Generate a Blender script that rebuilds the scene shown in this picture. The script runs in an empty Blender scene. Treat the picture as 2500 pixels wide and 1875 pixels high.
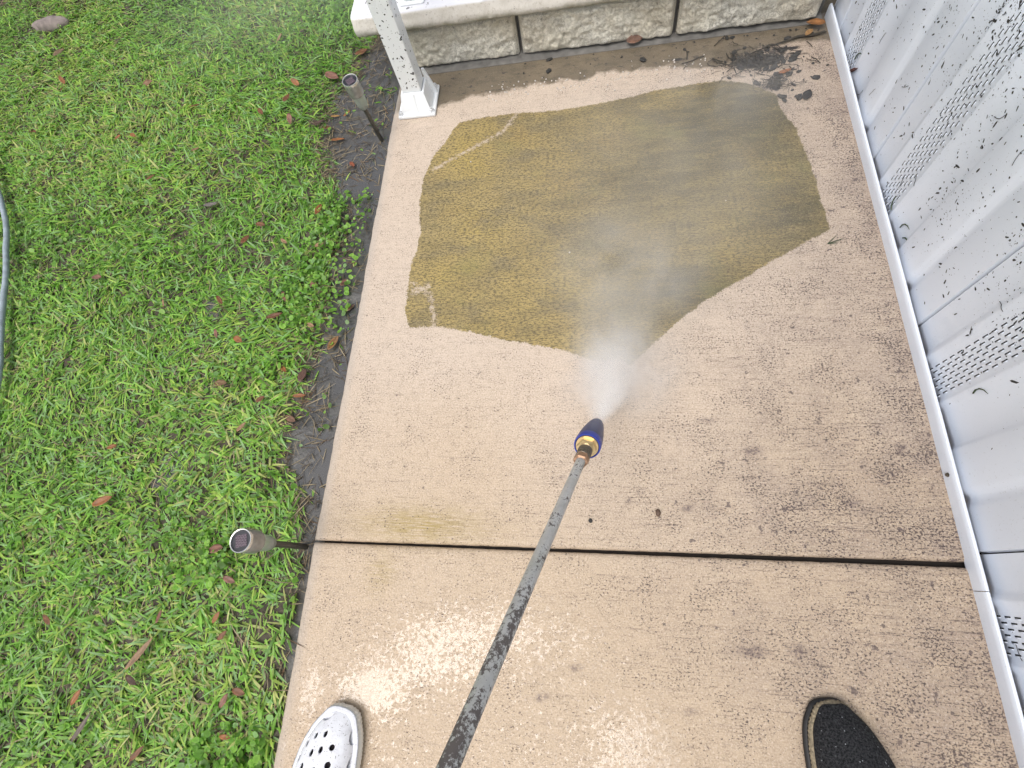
import bpy, bmesh, math, random
import numpy as np
from mathutils import Matrix, Vector
random.seed(7); rng = np.random.default_rng(7)
sc = bpy.context.scene
col = sc.collection

# ------------------------------------------------------------------ camera
cam_d = bpy.data.cameras.new('camera'); cam = bpy.data.objects.new('camera', cam_d); col.objects.link(cam)
cam_d.sensor_width = 36.0; cam_d.lens = 17.214; cam_d.clip_start = 0.01; cam_d.clip_end = 400
Rc = Matrix(((0.985603, 0.009423, 0.168813), (0.051539, 0.934182, -0.353054), (-0.161029, 0.356671, 0.920247)))
cam.matrix_world = Matrix.Translation((0, 0, 1.0)) @ Rc.to_4x4()
sc.camera = cam
# ------------------------------------------------------------------ sky and sun
SUN_EL, SUN_AZ = math.radians(69), math.atan2(-0.60, -0.80)      # azimuth as (x, y) direction towards the sun
w = bpy.data.worlds.new('World'); sc.world = w; w.use_nodes = True
wn = w.node_tree.nodes; wl = w.node_tree.links
bg = wn['Background']; bg.inputs['Strength'].default_value = 0.15
sky = wn.new('ShaderNodeTexSky'); sky.sky_type = 'NISHITA'; sky.sun_disc = False
sky.sun_elevation = SUN_EL; sky.sun_rotation = SUN_AZ
sky.air_density = 1.0; sky.dust_density = 6.0; sky.ozone_density = 1.0
hs = wn.new('ShaderNodeHueSaturation'); hs.inputs['Saturation'].default_value = 0.55
wl.new(sky.outputs[0], hs.inputs['Color']); wl.new(hs.outputs[0], bg.inputs['Color'])
sd = bpy.data.lights.new('sun', 'SUN'); sd.energy = 1.5; sd.angle = math.radians(40); sd.color = (1.0, 0.97, 0.94)
so = bpy.data.objects.new('sun', sd); col.objects.link(so)
sdir = Vector((math.cos(SUN_EL) * -0.60, math.cos(SUN_EL) * -0.80, math.sin(SUN_EL)))
so.rotation_euler = sdir.to_track_quat('Z', 'Y').to_euler(); so.location = sdir * 8
sc.view_settings.view_transform = 'Standard'; sc.view_settings.look = 'None'
sc.view_settings.exposure = 0.06; sc.view_settings.gamma = 1.0
sc.cycles.use_denoising = True
sc.cycles.max_bounces = 9; sc.cycles.diffuse_bounces = 3; sc.cycles.glossy_bounces = 3; sc.cycles.use_adaptive_sampling = True; sc.cycles.adaptive_threshold = 0.025; sc.cycles.volume_bounces = 8; sc.cycles.transparent_max_bounces = 16
sc.cycles.volume_step_rate = 2.5

# ------------------------------------------------------------------ helpers
def tag(o, label=None, cat=None, group=None, kind=None):
    if label: o['label'] = label
    if cat: o['category'] = cat
    if group: o['group'] = group
    if kind: o['kind'] = kind
    return o
def link(name, me, mat=None, parent=None):
    o = bpy.data.objects.new(name, me); col.objects.link(o)
    if mat is not None and len(me.materials) == 0: me.materials.append(mat)
    if parent is not None: o.parent = parent
    return o
def empty(name, loc=(0, 0, 0), rz=0):
    o = bpy.data.objects.new(name, None); col.objects.link(o); o.location = loc; o.rotation_euler = (0, 0, rz)
    o.empty_display_size = 0.03
    return o
def npmesh(name, V, F, mat=None, parent=None, smooth=False, cols=None, attrs=None):
    """V (n,3) array, F list of index arrays (m,k)"""
    me = bpy.data.meshes.new(name)
    V = np.asarray(V, dtype=np.float32)
    if not isinstance(F, list): F = [F]
    F = [np.asarray(f, dtype=np.int32) for f in F if len(f)]
    me.vertices.add(len(V)); me.vertices.foreach_set('co', V.ravel())
    loops = np.concatenate([f.ravel() for f in F]); tot = np.concatenate([np.full(len(f), f.shape[1], np.int32) for f in F])
    st = np.concatenate([[0], np.cumsum(tot)[:-1]]).astype(np.int32)
    me.loops.add(len(loops)); me.loops.foreach_set('vertex_index', loops)
    me.polygons.add(len(tot)); me.polygons.foreach_set('loop_start', st)
    if smooth: me.polygons.foreach_set('use_smooth', np.ones(len(tot), bool))
    me.update(calc_edges=True)
    if cols is not None:
        a = me.attributes.new('col', 'FLOAT_COLOR', 'POINT')
        c = np.ones((len(V), 4), np.float32); c[:, :3] = cols; a.data.foreach_set('color', c.ravel())
    for k, v in (attrs or {}).items():
        a = me.attributes.new(k, 'FLOAT', 'POINT'); a.data.foreach_set('value', np.asarray(v, np.float32).ravel())
    return link(name, me, mat, parent)
class MB:
    def __init__(s): s.bm = bmesh.new()
    def box(s, a, b, bev=0, M=None, seg=1):
        r = bmesh.ops.create_cube(s.bm, size=1)
        vs = r['verts']
        for v in vs:
            v.co = Vector(((a[i] + b[i]) / 2 + v.co[i] * (b[i] - a[i]) for i in range(3)))
        if bev:
            es = {e for v in vs for e in v.link_edges}
            r2 = bmesh.ops.bevel(s.bm, geom=list(es), offset=bev, segments=seg, affect='EDGES', profile=0.5)
            vs = list({v for f in r2['faces'] for v in f.verts} | {v for v in vs if v.is_valid})
        if M is not None: bmesh.ops.transform(s.bm, matrix=M, verts=vs)
        return s
    def lathe(s, prof, n=24, M=None, cap0=True, cap1=True, ngon=None):
        """prof: list of (r, z); revolve round Z"""
        rings = []
        for r, z in prof:
            ring = []
            for k in range(n):
                a = 2 * math.pi * k / n
                ring.append(s.bm.verts.new((r * math.cos(a), r * math.sin(a), z)))
            rings.append(ring)
        for A, B in zip(rings, rings[1:]):
            for k in range(n):
                s.bm.faces.new((A[k], A[(k + 1) % n], B[(k + 1) % n], B[k]))
        if cap0: s.bm.faces.new(list(reversed(rings[0])))
        if cap1: s.bm.faces.new(rings[-1])
        if M is not None: bmesh.ops.transform(s.bm, matrix=M, verts=[v for R in rings for v in R])
        return s
    def tube(s, pts, rad, n=10, cap=True):
        pts = [Vector(p) for p in pts]; rings = []
        up = Vector((0, 0, 1))
        for i, p in enumerate(pts):
            d = (pts[min(i + 1, len(pts) - 1)] - pts[max(i - 1, 0)]).normalized()
            x = d.cross(up) if abs(d.dot(up)) < 0.98 else d.cross(Vector((1, 0, 0)))
            x.normalize(); y = d.cross(x).normalized()
            r = rad[i] if isinstance(rad, (list, tuple)) else rad
            rings.append([s.bm.verts.new(p + (x * math.cos(2 * math.pi * k / n) + y * math.sin(2 * math.pi * k / n)) * r) for k in range(n)])
        for A, B in zip(rings, rings[1:]):
            for k in range(n): s.bm.faces.new((A[k], A[(k + 1) % n], B[(k + 1) % n], B[k]))
        if cap: s.bm.faces.new(rings[0]); s.bm.faces.new(list(reversed(rings[-1])))
        return s
    def poly(s, vs, faces, M=None):
        v = [s.bm.verts.new(c) for c in vs]
        for f in faces: s.bm.faces.new([v[i] for i in f])
        if M is not None: bmesh.ops.transform(s.bm, matrix=M, verts=v)
        return s
    def build(s, name, mat, parent=None, smooth=None):
        bmesh.ops.recalc_face_normals(s.bm, faces=s.bm.faces)
        me = bpy.data.meshes.new(name); s.bm.to_mesh(me); s.bm.free()
        o = link(name, me, mat, parent)
        if smooth is not None:
            for p in me.polygons: p.use_smooth = True
            me.set_sharp_from_angle(angle=math.radians(smooth))
        return o
# vectorised value noise
_perm = rng.random(65536).astype(np.float32)
def vnoise(x, y, z=0.0):
    x = np.asarray(x, float); y = np.asarray(y, float); z = np.broadcast_to(np.asarray(z, float), x.shape)
    xi, yi, zi = np.floor(x).astype(np.int64), np.floor(y).astype(np.int64), np.floor(z).astype(np.int64)
    fx, fy, fz = x - xi, y - yi, z - zi
    fx, fy, fz = [f * f * (3 - 2 * f) for f in (fx, fy, fz)]
    def h(a, b, c): return _perm[((a * 73856093) ^ (b * 19349663) ^ (c * 83492791)) & 65535]
    r = 0
    for dx in (0, 1):
        for dy in (0, 1):
            for dz in (0, 1):
                r = r + h(xi + dx, yi + dy, zi + dz) * (fx if dx else 1 - fx) * (fy if dy else 1 - fy) * (fz if dz else 1 - fz)
    return r
def fbm(x, y, z=0.0, oct=4):
    r = 0; a = 0.5; s = 0
    for k in range(oct):
        r = r + a * vnoise(np.asarray(x) * 2**k + 17.3 * k, np.asarray(y) * 2**k + 5.1 * k, np.asarray(z) * 2**k); s += a; a *= 0.5
    return r / s
def sstep(a, b, x):
    t = np.clip((np.asarray(x, float) - a) / (b - a), 0, 1); return t * t * (3 - 2 * t)
def seg_dist(P, poly, closed=True):
    d = np.full(len(P), 1e9); n = len(poly)
    for i in range(n if closed else n - 1):
        a = np.array(poly[i]); b = np.array(poly[(i + 1) % n]); ab = b - a
        t = np.clip(((P - a) @ ab) / (ab @ ab), 0, 1)
        d = np.minimum(d, np.linalg.norm(P - a - t[:, None] * ab, axis=1))
    return d
def inside(P, poly):
    c = np.zeros(len(P), bool); n = len(poly)
    for i in range(n):
        (x1, y1), (x2, y2) = poly[i], poly[(i + 1) % n]
        if y1 == y2: continue
        m = ((y1 > P[:, 1]) != (y2 > P[:, 1])) & (P[:, 0] < (x2 - x1) * (P[:, 1] - y1) / (y2 - y1) + x1)
        c ^= m
    return c
def sdf(P, poly): return np.where(inside(P, poly), 1, -1) * seg_dist(P, poly)

# ------------------------------------------------------------------ materials
class NT:
    def __init__(s, name):
        s.m = bpy.data.materials.new(name); s.m.use_nodes = True; s.t = s.m.node_tree
        s.b = s.t.nodes['Principled BSDF']; s.out = s.t.nodes['Material Output']
    def n(s, typ, **kw):
        nd = s.t.nodes.new(typ)
        for k, v in kw.items(): setattr(nd, k, v)
        return nd
    def put(s, sock, v):
        if hasattr(v, 'is_output'): s.t.links.new(v, sock)
        elif v is not None:
            if sock.type == 'RGBA' and len(v) == 3: v = (*v, 1)
            sock.default_value = v
    def math(s, op, a, b=None, clamp=False):
        nd = s.n('ShaderNodeMath', operation=op, use_clamp=clamp); s.put(nd.inputs[0], a); s.put(nd.inputs[1], b); return nd.outputs[0]
    def pos(s, scale=(1, 1, 1), kind='Object', rot=(0, 0, 0)):
        tc = s.n('ShaderNodeTexCoord'); mp = s.n('ShaderNodeMapping'); s.t.links.new(tc.outputs[kind], mp.inputs['Vector'])
        mp.inputs['Scale'].default_value = scale; mp.inputs['Rotation'].default_value = rot; return mp.outputs[0]
    def noise(s, vec, scale, detail=3, rough=0.5, dist=0.0, color=False):
        nd = s.n('ShaderNodeTexNoise'); s.put(nd.inputs['Vector'], vec); nd.inputs['Scale'].default_value = scale
        nd.inputs['Detail'].default_value = detail; nd.inputs['Roughness'].default_value = rough; nd.inputs['Distortion'].default_value = dist
        return nd.outputs['Color' if color else 'Fac']
    def voro(s, vec, scale, feat='F1', out='Distance', rnd=1.0):
        nd = s.n('ShaderNodeTexVoronoi', feature=feat); s.put(nd.inputs['Vector'], vec); nd.inputs['Scale'].default_value = scale
        nd.inputs['Randomness'].default_value = rnd; return nd.outputs[out]
    def mr(s, v, a, b, c=0.0, d=1.0, smooth=False):
        nd = s.n('ShaderNodeMapRange'); nd.clamp = True
        if smooth: nd.interpolation_type = 'SMOOTHSTEP'
        for k, x in zip(('Value', 'From Min', 'From Max', 'To Min', 'To Max'), (v, a, b, c, d)): s.put(nd.inputs[k], x)
        return nd.outputs[0]
    def mix(s, f, a, b, blend='MIX'):
        nd = s.n('ShaderNodeMix', data_type='RGBA', blend_type=blend)
        s.put(nd.inputs['Factor'], f); s.put(nd.inputs[6], a); s.put(nd.inputs[7], b); return nd.outputs[2]
    def attr(s, name, out='Fac'):
        nd = s.n('ShaderNodeAttribute', attribute_name=name); return nd.outputs[out]
    def bump(s, h, strength=0.5, dist=0.002, normal=None):
        nd = s.n('ShaderNodeBump'); nd.inputs['Strength'].default_value = strength; nd.inputs['Distance'].default_value = dist
        s.put(nd.inputs['Height'], h); s.put(nd.inputs['Normal'], normal); return nd.outputs[0]
    def set(s, **kw):
        for k, v in kw.items(): s.put(s.b.inputs[k.replace('_', ' ')], v)
        return s.m
def plain(name, c, rough=0.5, metal=0.0, var=0.12, nscale=60, bump=0.0, spec=0.5):
    t = NT(name); p = t.pos(); nz = t.noise(p, nscale, 4)
    c2 = tuple(x * (1 - var) for x in c); c3 = tuple(min(1, x * (1 + var)) for x in c)
    t.set(Base_Color=t.mix(t.mr(nz, 0.3, 0.7), c2, c3), Roughness=t.mr(nz, 0.3, 0.7, rough * 0.85, min(1, rough * 1.15)), Metallic=metal, Specular_IOR_Level=spec)
    if bump: t.set(Normal=t.bump(nz, bump, 0.002))
    return t.m

def mat_concrete():
    t = NT('concrete'); p = t.pos()
    low = t.noise(p, 2.6, 4, 0.55); mid = t.noise(p, 11, 4, 0.6)
    fine = t.noise(p, 330, 3, 0.6)
    broom = t.noise(t.pos((26, 330, 1)), 1.0, 3, 0.65)            # broom finish running across the path
    broomL = t.noise(t.pos((5.5, 150, 1)), 1.0, 3, 0.6)
    damp = t.attr('damp')
    clean = t.mix(t.math('ADD', damp, t.math('MULTIPLY', t.math('SUBTRACT', low, 0.5), 0.9), True), (0.58, 0.485, 0.395), (0.52, 0.41, 0.295))
    grime_shade = t.attr('grime_shade')  # real dirt plus a person's shadow painted in at lower right
    clean = t.mix(t.math('MULTIPLY', t.mr(t.math('ADD', t.math('MULTIPLY', mid, 0.55), t.math('MULTIPLY', t.noise(t.pos((1, 2, 1)), 70, 4, 0.7), 0.45)), 0.34, 0.66), t.mr(grime_shade, 0, 1, 0.02, 0.70)), clean, (0.225, 0.18, 0.168))
    clean = t.mix(t.mr(fine, 0.44, 0.62, 0.0, 0.38), clean, (0.32, 0.24, 0.165))
    crk = t.voro(t.pos((1, 1.3, 1)), 150, 'DISTANCE_TO_EDGE')
    clean = t.mix(t.math('MULTIPLY', t.mr(crk, 0.09, 0.0), t.mr(t.noise(p, 60, 3), 0.42, 0.62, 0.0, 0.55)), clean, (0.22, 0.16, 0.115))
    clean = t.mix(t.mr(t.noise(p, 300, 3, 0.6), 0.52, 0.66, 0, 0.30), clean, (0.78, 0.68, 0.58))
    # yellow-green residue left in the broom grooves
    res = t.math('MULTIPLY', t.attr('res'), t.mr(broom, 0.36, 0.56))
    clean = t.mix(t.math('MULTIPLY', res, 0.95), clean, (0.33, 0.25, 0.08))
    # grooves holding dark grime, stronger where the dirt and shade mask rises
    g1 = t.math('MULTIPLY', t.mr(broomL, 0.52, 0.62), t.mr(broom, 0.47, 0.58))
    g1 = t.math('MULTIPLY', g1, t.mr(grime_shade, 0.0, 1.0, 0.30, 1.0))
    g1 = t.math('MULTIPLY', g1, t.mr(fine, 0.36, 0.56))
    clean = t.mix(g1, clean, (0.14, 0.105, 0.09))
    # speckles: pits with dark dirt, denser where the dirt and shade mask rises
    sp = t.noise(t.pos((1, 1.35, 1)), 240, 4, 0.65)
    spm = t.math('ADD', sp, t.math('MULTIPLY', t.math('SUBTRACT', t.noise(p, 16, 3), 0.5), 0.26))
    thr = t.mr(grime_shade, 0, 1, 0.622, 0.550)
    spk = t.mr(t.math('SUBTRACT', spm, thr), 0.0, 0.03)
    clean = t.mix(t.math('MULTIPLY', spk, 0.92), clean, (0.070, 0.050, 0.050))
    sp2 = t.mr(t.math('SUBTRACT', t.math('ADD', t.noise(p, 48, 5, 0.7), t.math('MULTIPLY', grime_shade, 0.06)), 0.662), 0, 0.025)
    clean = t.mix(t.math('MULTIPLY', sp2, 0.8), clean, (0.10, 0.075, 0.075))
    spots = t.math('MULTIPLY', t.attr('spots'), t.mr(t.noise(p, 150, 4, 0.7), 0.38, 0.56))
    clean = t.mix(t.math('MULTIPLY', spots, 0.9), clean, (0.085, 0.06, 0.07))
    # ---- algae-covered, not yet washed
    aL = t.noise(p, 3.1, 4, 0.6); aM = t.noise(t.pos((0.55, 2.4, 1)), 15, 5, 0.65); aF = t.noise(t.pos((120, 250, 1)), 1.0, 4, 0.75); aG = t.noise(t.pos((30, 300, 1)), 1.0, 3, 0.7)
    alg = t.mix(t.mr(aL, 0.36, 0.62), (0.40, 0.30, 0.105), (0.35, 0.275, 0.13))
    alg = t.mix(t.mr(aM, 0.40, 0.66, 0, 0.5), alg, (0.155, 0.125, 0.062))
    alg = t.mix(t.math('MULTIPLY', t.attr('yel'), t.mr(aM, 0.35, 0.6, 0.5, 1.0)), alg, (0.47, 0.35, 0.10))
    alg = t.mix(t.mr(t.noise(t.pos((1, 1.8, 1)), 6.5, 5, 0.7), 0.50, 0.66, 0, 0.6), alg, (0.17, 0.15, 0.105))
    alg = t.mix(t.math('MULTIPLY', t.attr('dark'), t.mr(aM, 0.28, 0.56, 0.25, 0.95)), alg, (0.075, 0.070, 0.042))
    alg = t.mix(t.math('MULTIPLY', t.mr(t.noise(p, 7.3, 3), 0.55, 0.7), 0.45), alg, (0.36, 0.255, 0.095))
    alg = t.mix(t.mr(aF, 0.47, 0.58, 0, 0.85), alg, (0.068, 0.055, 0.032))
    alg = t.mix(t.mr(t.noise(p, 5.2, 4, 0.6), 0.56, 0.70, 0, 0.5), alg, (0.20, 0.19, 0.07))
    alg = t.mix(t.mr(aG, 0.54, 0.66, 0, 0.55), alg, (0.07, 0.058, 0.032))
    alg = t.mix(t.mr(fine, 0.54, 0.66, 0, 0.55), alg, (0.42, 0.33, 0.15))
    alg = t.mix(t.math('MULTIPLY', t.mr(t.math('SUBTRACT', spm, 0.65), 0, 0.05), 0.8), alg, (0.05, 0.04, 0.03))
    jit = t.math('ADD', t.math('MULTIPLY', t.math('SUBTRACT', t.noise(p, 90, 3, 0.7), 0.5), 0.016), t.math('MULTIPLY', t.math('SUBTRACT', fine, 0.5), 0.012))
    am = t.mr(t.math('ADD', t.attr('alg'), jit), -0.0008, 0.0016)
    st = t.mr(t.math('ADD', t.attr('streak'), t.math('MULTIPLY', jit, 2.6)), -0.003, 0.005)   # lines already cut by the jet
    am = t.math('MULTIPLY', am, t.math('SUBTRACT', 1.0, t.math('MULTIPLY', st, 0.8)))
    base = t.mix(am, clean, alg)
    # ---- silt washed against the wall
    sj = t.math('ADD', t.attr('silt'), t.math('MULTIPLY', t.math('SUBTRACT', t.noise(p, 24, 5, 0.65), 0.5), 0.075))
    sm = t.mr(sj, -0.006, 0.012)
    silt = t.mix(t.mr(t.noise(p, 9, 4), 0.35, 0.65), (0.115, 0.095, 0.066), (0.165, 0.132, 0.088))
    silt = t.mix(t.mr(t.noise(t.pos((1, 1.8, 1)), 20, 5, 0.7), 0.48, 0.66, 0, 0.8), silt, (0.072, 0.062, 0.040))
    silt = t.mix(t.mr(t.noise(t.pos((1, 1.6, 1)), 44, 5, 0.7), 0.585, 0.64), silt, (0.032, 0.030, 0.028))
    silt = t.mix(t.mr(t.noise(p, 260, 3, 0.6), 0.56, 0.66, 0, 0.4), silt, (0.28, 0.23, 0.17))
    base = t.mix(t.math('MULTIPLY', sm, 0.93), base, silt)
    base = t.mix(t.mr(t.math('ADD', t.attr('blk'), t.math('MULTIPLY', t.math('SUBTRACT', t.noise(p, 80, 4, 0.7), 0.5), 0.9)), 0.42, 0.62), base, (0.028, 0.026, 0.026))
    # worn, paler tooled edge
    base = t.mix(t.math('MULTIPLY', t.attr('edge'), 0.55), base, (0.40, 0.36, 0.32))
    wet = t.attr('wet')
    base = t.mix(t.math('MULTIPLY', wet, 0.30), base, (0.40, 0.285, 0.175))
    h = t.math('ADD', t.math('MULTIPLY', broom, 0.55), t.math('MULTIPLY', fine, 0.7))
    h = t.math('SUBTRACT', h, t.math('MULTIPLY', spk, 0.5))
    # film of water: worm-like runs where it has beaded up
    worm = t.noise(t.pos((1, 1, 1)), 130, 3, 0.6, 1.0)
    film = t.mr(t.math('ADD', worm, t.math('MULTIPLY', t.math('SUBTRACT', wet, 0.5), 0.42)), 0.47, 0.585)
    film = t.math('MULTIPLY', film, t.mr(wet, 0.02, 0.12))
    film = t.math('MAXIMUM', t.math('MULTIPLY', film, 0.95), t.math('MULTIPLY', sm, 0.5))
    t.set(Base_Color=base, Roughness=t.mr(fine, 0.3, 0.7, 0.5, 0.72), Specular_IOR_Level=0.4,
          Normal=t.bump(h, 0.55, 0.0016), Coat_Weight=film, Coat_Roughness=0.075, Coat_IOR=1.55,
          Coat_Normal=t.bump(t.math('ADD', worm, t.math('MULTIPLY', fine, 0.25)), 0.35, 0.0016))
    return t.m
def mat_white(name, c=(0.72, 0.75, 0.80), rough=0.38, dirt=0.25, dcol=(0.30, 0.31, 0.28)):
    t = NT(name); p = t.pos(); nz = t.noise(p, 5, 5, 0.65); f = t.noise(p, 240, 3, 0.6)
    b = t.mix(t.mr(nz, 0.35, 0.75, 0, 0.35), c, tuple(x * 0.90 for x in c))
    b = t.mix(t.math('MULTIPLY', t.mr(t.math('ADD', f, t.math('MULTIPLY', nz, 0.2)), 0.74, 0.80), dirt * 2), b, dcol)
    t.set(Base_Color=b, Roughness=t.mr(nz, 0.3, 0.7, rough * 0.8, rough * 1.25), Normal=t.bump(t.noise(p, 420, 2), 0.06, 0.0006))
    return t.m
def mat_attr(name, rough=0.5, trans=0.0, spec=0.4, nscale=300, var=0.25, sheen=0.0):
    t = NT(name); c = t.attr('col', 'Color'); nz = t.noise(t.pos(), nscale, 2)
    c = t.mix(t.mr(nz, 0.3, 0.7, 0, var), c, (0.02, 0.02, 0.012))
    t.set(Base_Color=c, Roughness=rough, Specular_IOR_Level=spec)
    if trans:
        tr = t.n('ShaderNodeBsdfTranslucent'); t.put(tr.inputs['Color'], t.mix(0.5, c, (0.32, 0.56, 0.06), 'MIX'))
        mx = t.n('ShaderNodeMixShader'); mx.inputs[0].default_value = trans
        t.t.links.new(t.b.outputs[0], mx.inputs[1]); t.t.links.new(tr.outputs[0], mx.inputs[2]); t.t.links.new(mx.outputs[0], t.out.inputs['Surface'])
    return t.m
def mat_soil():
    t = NT('wet_soil'); p = t.pos(); a = t.noise(p, 14, 6, 0.7); b = t.noise(p, 130, 4, 0.65); mud = t.attr('mud')
    c = t.mix(t.mr(a, 0.3, 0.7), (0.040, 0.034, 0.024), (0.080, 0.066, 0.044))
    c = t.mix(t.mr(b, 0.55, 0.75, 0, 0.7), c, (0.13, 0.11, 0.07))
    m = t.mix(t.mr(a, 0.3, 0.7), (0.052, 0.053, 0.053), (0.10, 0.098, 0.094))
    m = t.mix(t.mr(b, 0.56, 0.72, 0, 0.8), m, (0.05, 0.044, 0.038))
    c = t.mix(mud, c, m)
    far = t.attr('far')
    g = t.mix(t.noise(p, 30, 5), (0.035, 0.085, 0.016), (0.075, 0.14, 0.03))
    c = t.mix(far, c, g)
    t.set(Base_Color=c, Roughness=t.mr(t.math('MULTIPLY', mud, b), 0.2, 0.6, 0.8, 0.30), Normal=t.bump(t.math('ADD', a, t.math('MULTIPLY', b, 0.4)), 0.7, 0.006))
    return t.m
def mat_block():
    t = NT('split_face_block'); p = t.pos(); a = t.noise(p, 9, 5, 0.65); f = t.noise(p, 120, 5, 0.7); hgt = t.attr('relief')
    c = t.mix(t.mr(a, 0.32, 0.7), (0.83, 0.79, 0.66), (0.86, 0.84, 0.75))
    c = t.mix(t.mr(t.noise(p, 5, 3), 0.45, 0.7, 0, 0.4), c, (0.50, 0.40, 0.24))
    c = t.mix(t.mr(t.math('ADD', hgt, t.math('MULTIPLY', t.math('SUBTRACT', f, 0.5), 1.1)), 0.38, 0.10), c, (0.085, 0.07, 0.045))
    c = t.mix(t.mr(t.noise(p, 33, 5, 0.7), 0.60, 0.72, 0, 0.7), c, (0.07, 0.065, 0.05))
    wr = t.noise(t.pos((1, 1, 1.2)), 75, 4, 0.65, 1.8); lnk = t.math('ABSOLUTE', t.math('SUBTRACT', wr, 0.5))
    c = t.mix(t.math('MULTIPLY', t.mr(lnk, 0.018, 0.004), t.mr(a, 0.35, 0.6, 0.15, 0.7)), c, (0.13, 0.11, 0.075))
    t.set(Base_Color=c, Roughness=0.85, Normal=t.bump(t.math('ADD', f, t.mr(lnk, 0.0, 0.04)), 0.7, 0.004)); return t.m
def mat_painted():
    t = NT('weathered_white_paint'); p = t.pos(); a = t.noise(p, 18, 5, 0.7); f = t.noise(p, 150, 4, 0.65)
    sx = t.n('ShaderNodeSeparateXYZ'); t.put(sx.inputs[0], p)
    c = t.mix(t.mr(a, 0.35, 0.7), (0.66, 0.63, 0.58), (0.52, 0.49, 0.43))
    c = t.mix(t.mr(f, 0.55, 0.7, 0, 0.5), c, (0.33, 0.29, 0.22))
    low = t.math('ADD', t.mr(sx.outputs[2], 0.158, 0.128), t.math('MULTIPLY', t.math('SUBTRACT', a, 0.5), 1.4))
    c = t.mix(t.mr(low, 0.35, 1.0, 0, 0.75), c, (0.21, 0.205, 0.13))
    c = t.mix(t.mr(t.noise(p, 60, 4, 0.7), 0.67, 0.72, 0, 0.9), c, (0.07, 0.065, 0.055))
    top = t.mr(sx.outputs[2], 0.172, 0.176)
    pk = t.mr(t.noise(p, 34, 5, 0.7), 0.60, 0.64)
    c = t.mix(top, c, t.mix(pk, (0.74, 0.75, 0.80), (0.16, 0.15, 0.16)))
    t.set(Base_Color=c, Roughness=0.7, Normal=t.bump(t.math('ADD', f, a), 0.4, 0.003)); return t.m
def mat_lance():
    t = NT('worn_lance_tube'); p = t.pos()
    a = t.noise(t.pos((1, 1, 0.9)), 260, 5, 0.8); b = t.noise(t.pos((1, 1, 0.6)), 55, 4, 0.7)
    sx = t.n('ShaderNodeSeparateXYZ'); t.put(sx.inputs[0], p)
    up = t.mr(sx.outputs[2], 0.0, -0.50)                       # dirtier towards the grip
    m = t.math('ADD', t.math('MULTIPLY', a, 0.6), t.math('ADD', t.math('MULTIPLY', b, 0.5), t.math('MULTIPLY', up, 0.115)))
    dk = t.mr(m, 0.622, 0.672)
    c = t.mix(t.mr(b, 0.35, 0.65), (0.46, 0.455, 0.45), (0.63, 0.625, 0.62))
    c = t.mix(t.mr(t.noise(p, 22, 3), 0.5, 0.7, 0, 0.3), c, (0.36, 0.37, 0.30))
    c = t.mix(t.math('MULTIPLY', dk, 0.9), c, (0.075, 0.055, 0.05))
    t.set(Base_Color=c, Roughness=t.mr(dk, 0, 1, 0.42, 0.75), Metallic=t.mr(dk, 0, 1, 0.2, 0.0), Normal=t.bump(m, 0.35, 0.001)); return t.m
def mat_croc():
    t = NT('scuffed_white_foam'); p = t.pos(); a = t.noise(p, 70, 5, 0.7); b = t.noise(p, 320, 3, 0.6)
    c = t.mix(t.mr(a, 0.35, 0.7), (0.82, 0.84, 0.89), (0.70, 0.71, 0.76))
    c = t.mix(t.mr(t.math('ADD', b, t.math('MULTIPLY', a, 0.35)), 0.80, 0.86, 0, 0.75), c, (0.17, 0.16, 0.16))
    c = t.mix(t.mr(t.noise(t.pos((1, 3, 1), rot=(0, 0, 0.8)), 120, 3, 0.7), 0.67, 0.72, 0, 0.7), c, (0.12, 0.11, 0.12))
    t.set(Base_Color=c, Roughness=0.55, Normal=t.bump(t.math('ADD', a, b), 0.3, 0.001)); return t.m
def mat_fuzzy():
    t = NT('black_felted_fabric'); p = t.pos(); v = t.noise(p, 360, 4, 0.75); f = t.noise(p, 900, 2, 0.6)
    c = t.mix(t.mr(v, 0.4, 0.75), (0.004, 0.0045, 0.006), (0.075, 0.078, 0.085))
    drop = t.mr(t.voro(p, 210), 0.20, 0.10)
    rr = t.n('ShaderNodeTexWhiteNoise'); t.put(rr.inputs[0], t.voro(p, 210, out='Position'))
    drop = t.math('MULTIPLY', drop, t.math('GREATER_THAN', rr.outputs[0], 0.80))
    c = t.mix(drop, c, (0.40, 0.42, 0.45))
    t.set(Base_Color=c, Roughness=t.mr(drop, 0, 1, 0.9, 0.15), Normal=t.bump(t.math('ADD', v, f), 1.0, 0.002), Specular_IOR_Level=0.25); return t.m
def mat_water():
    t = NT('murky_puddle_water'); p = t.pos(); n = t.noise(p, 45, 2)
    t.set(Base_Color=(0.105, 0.105, 0.105), Roughness=0.03, Specular_IOR_Level=0.9, Alpha=0.75, Normal=t.bump(n, 0.06, 0.002)); return t.m
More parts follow.
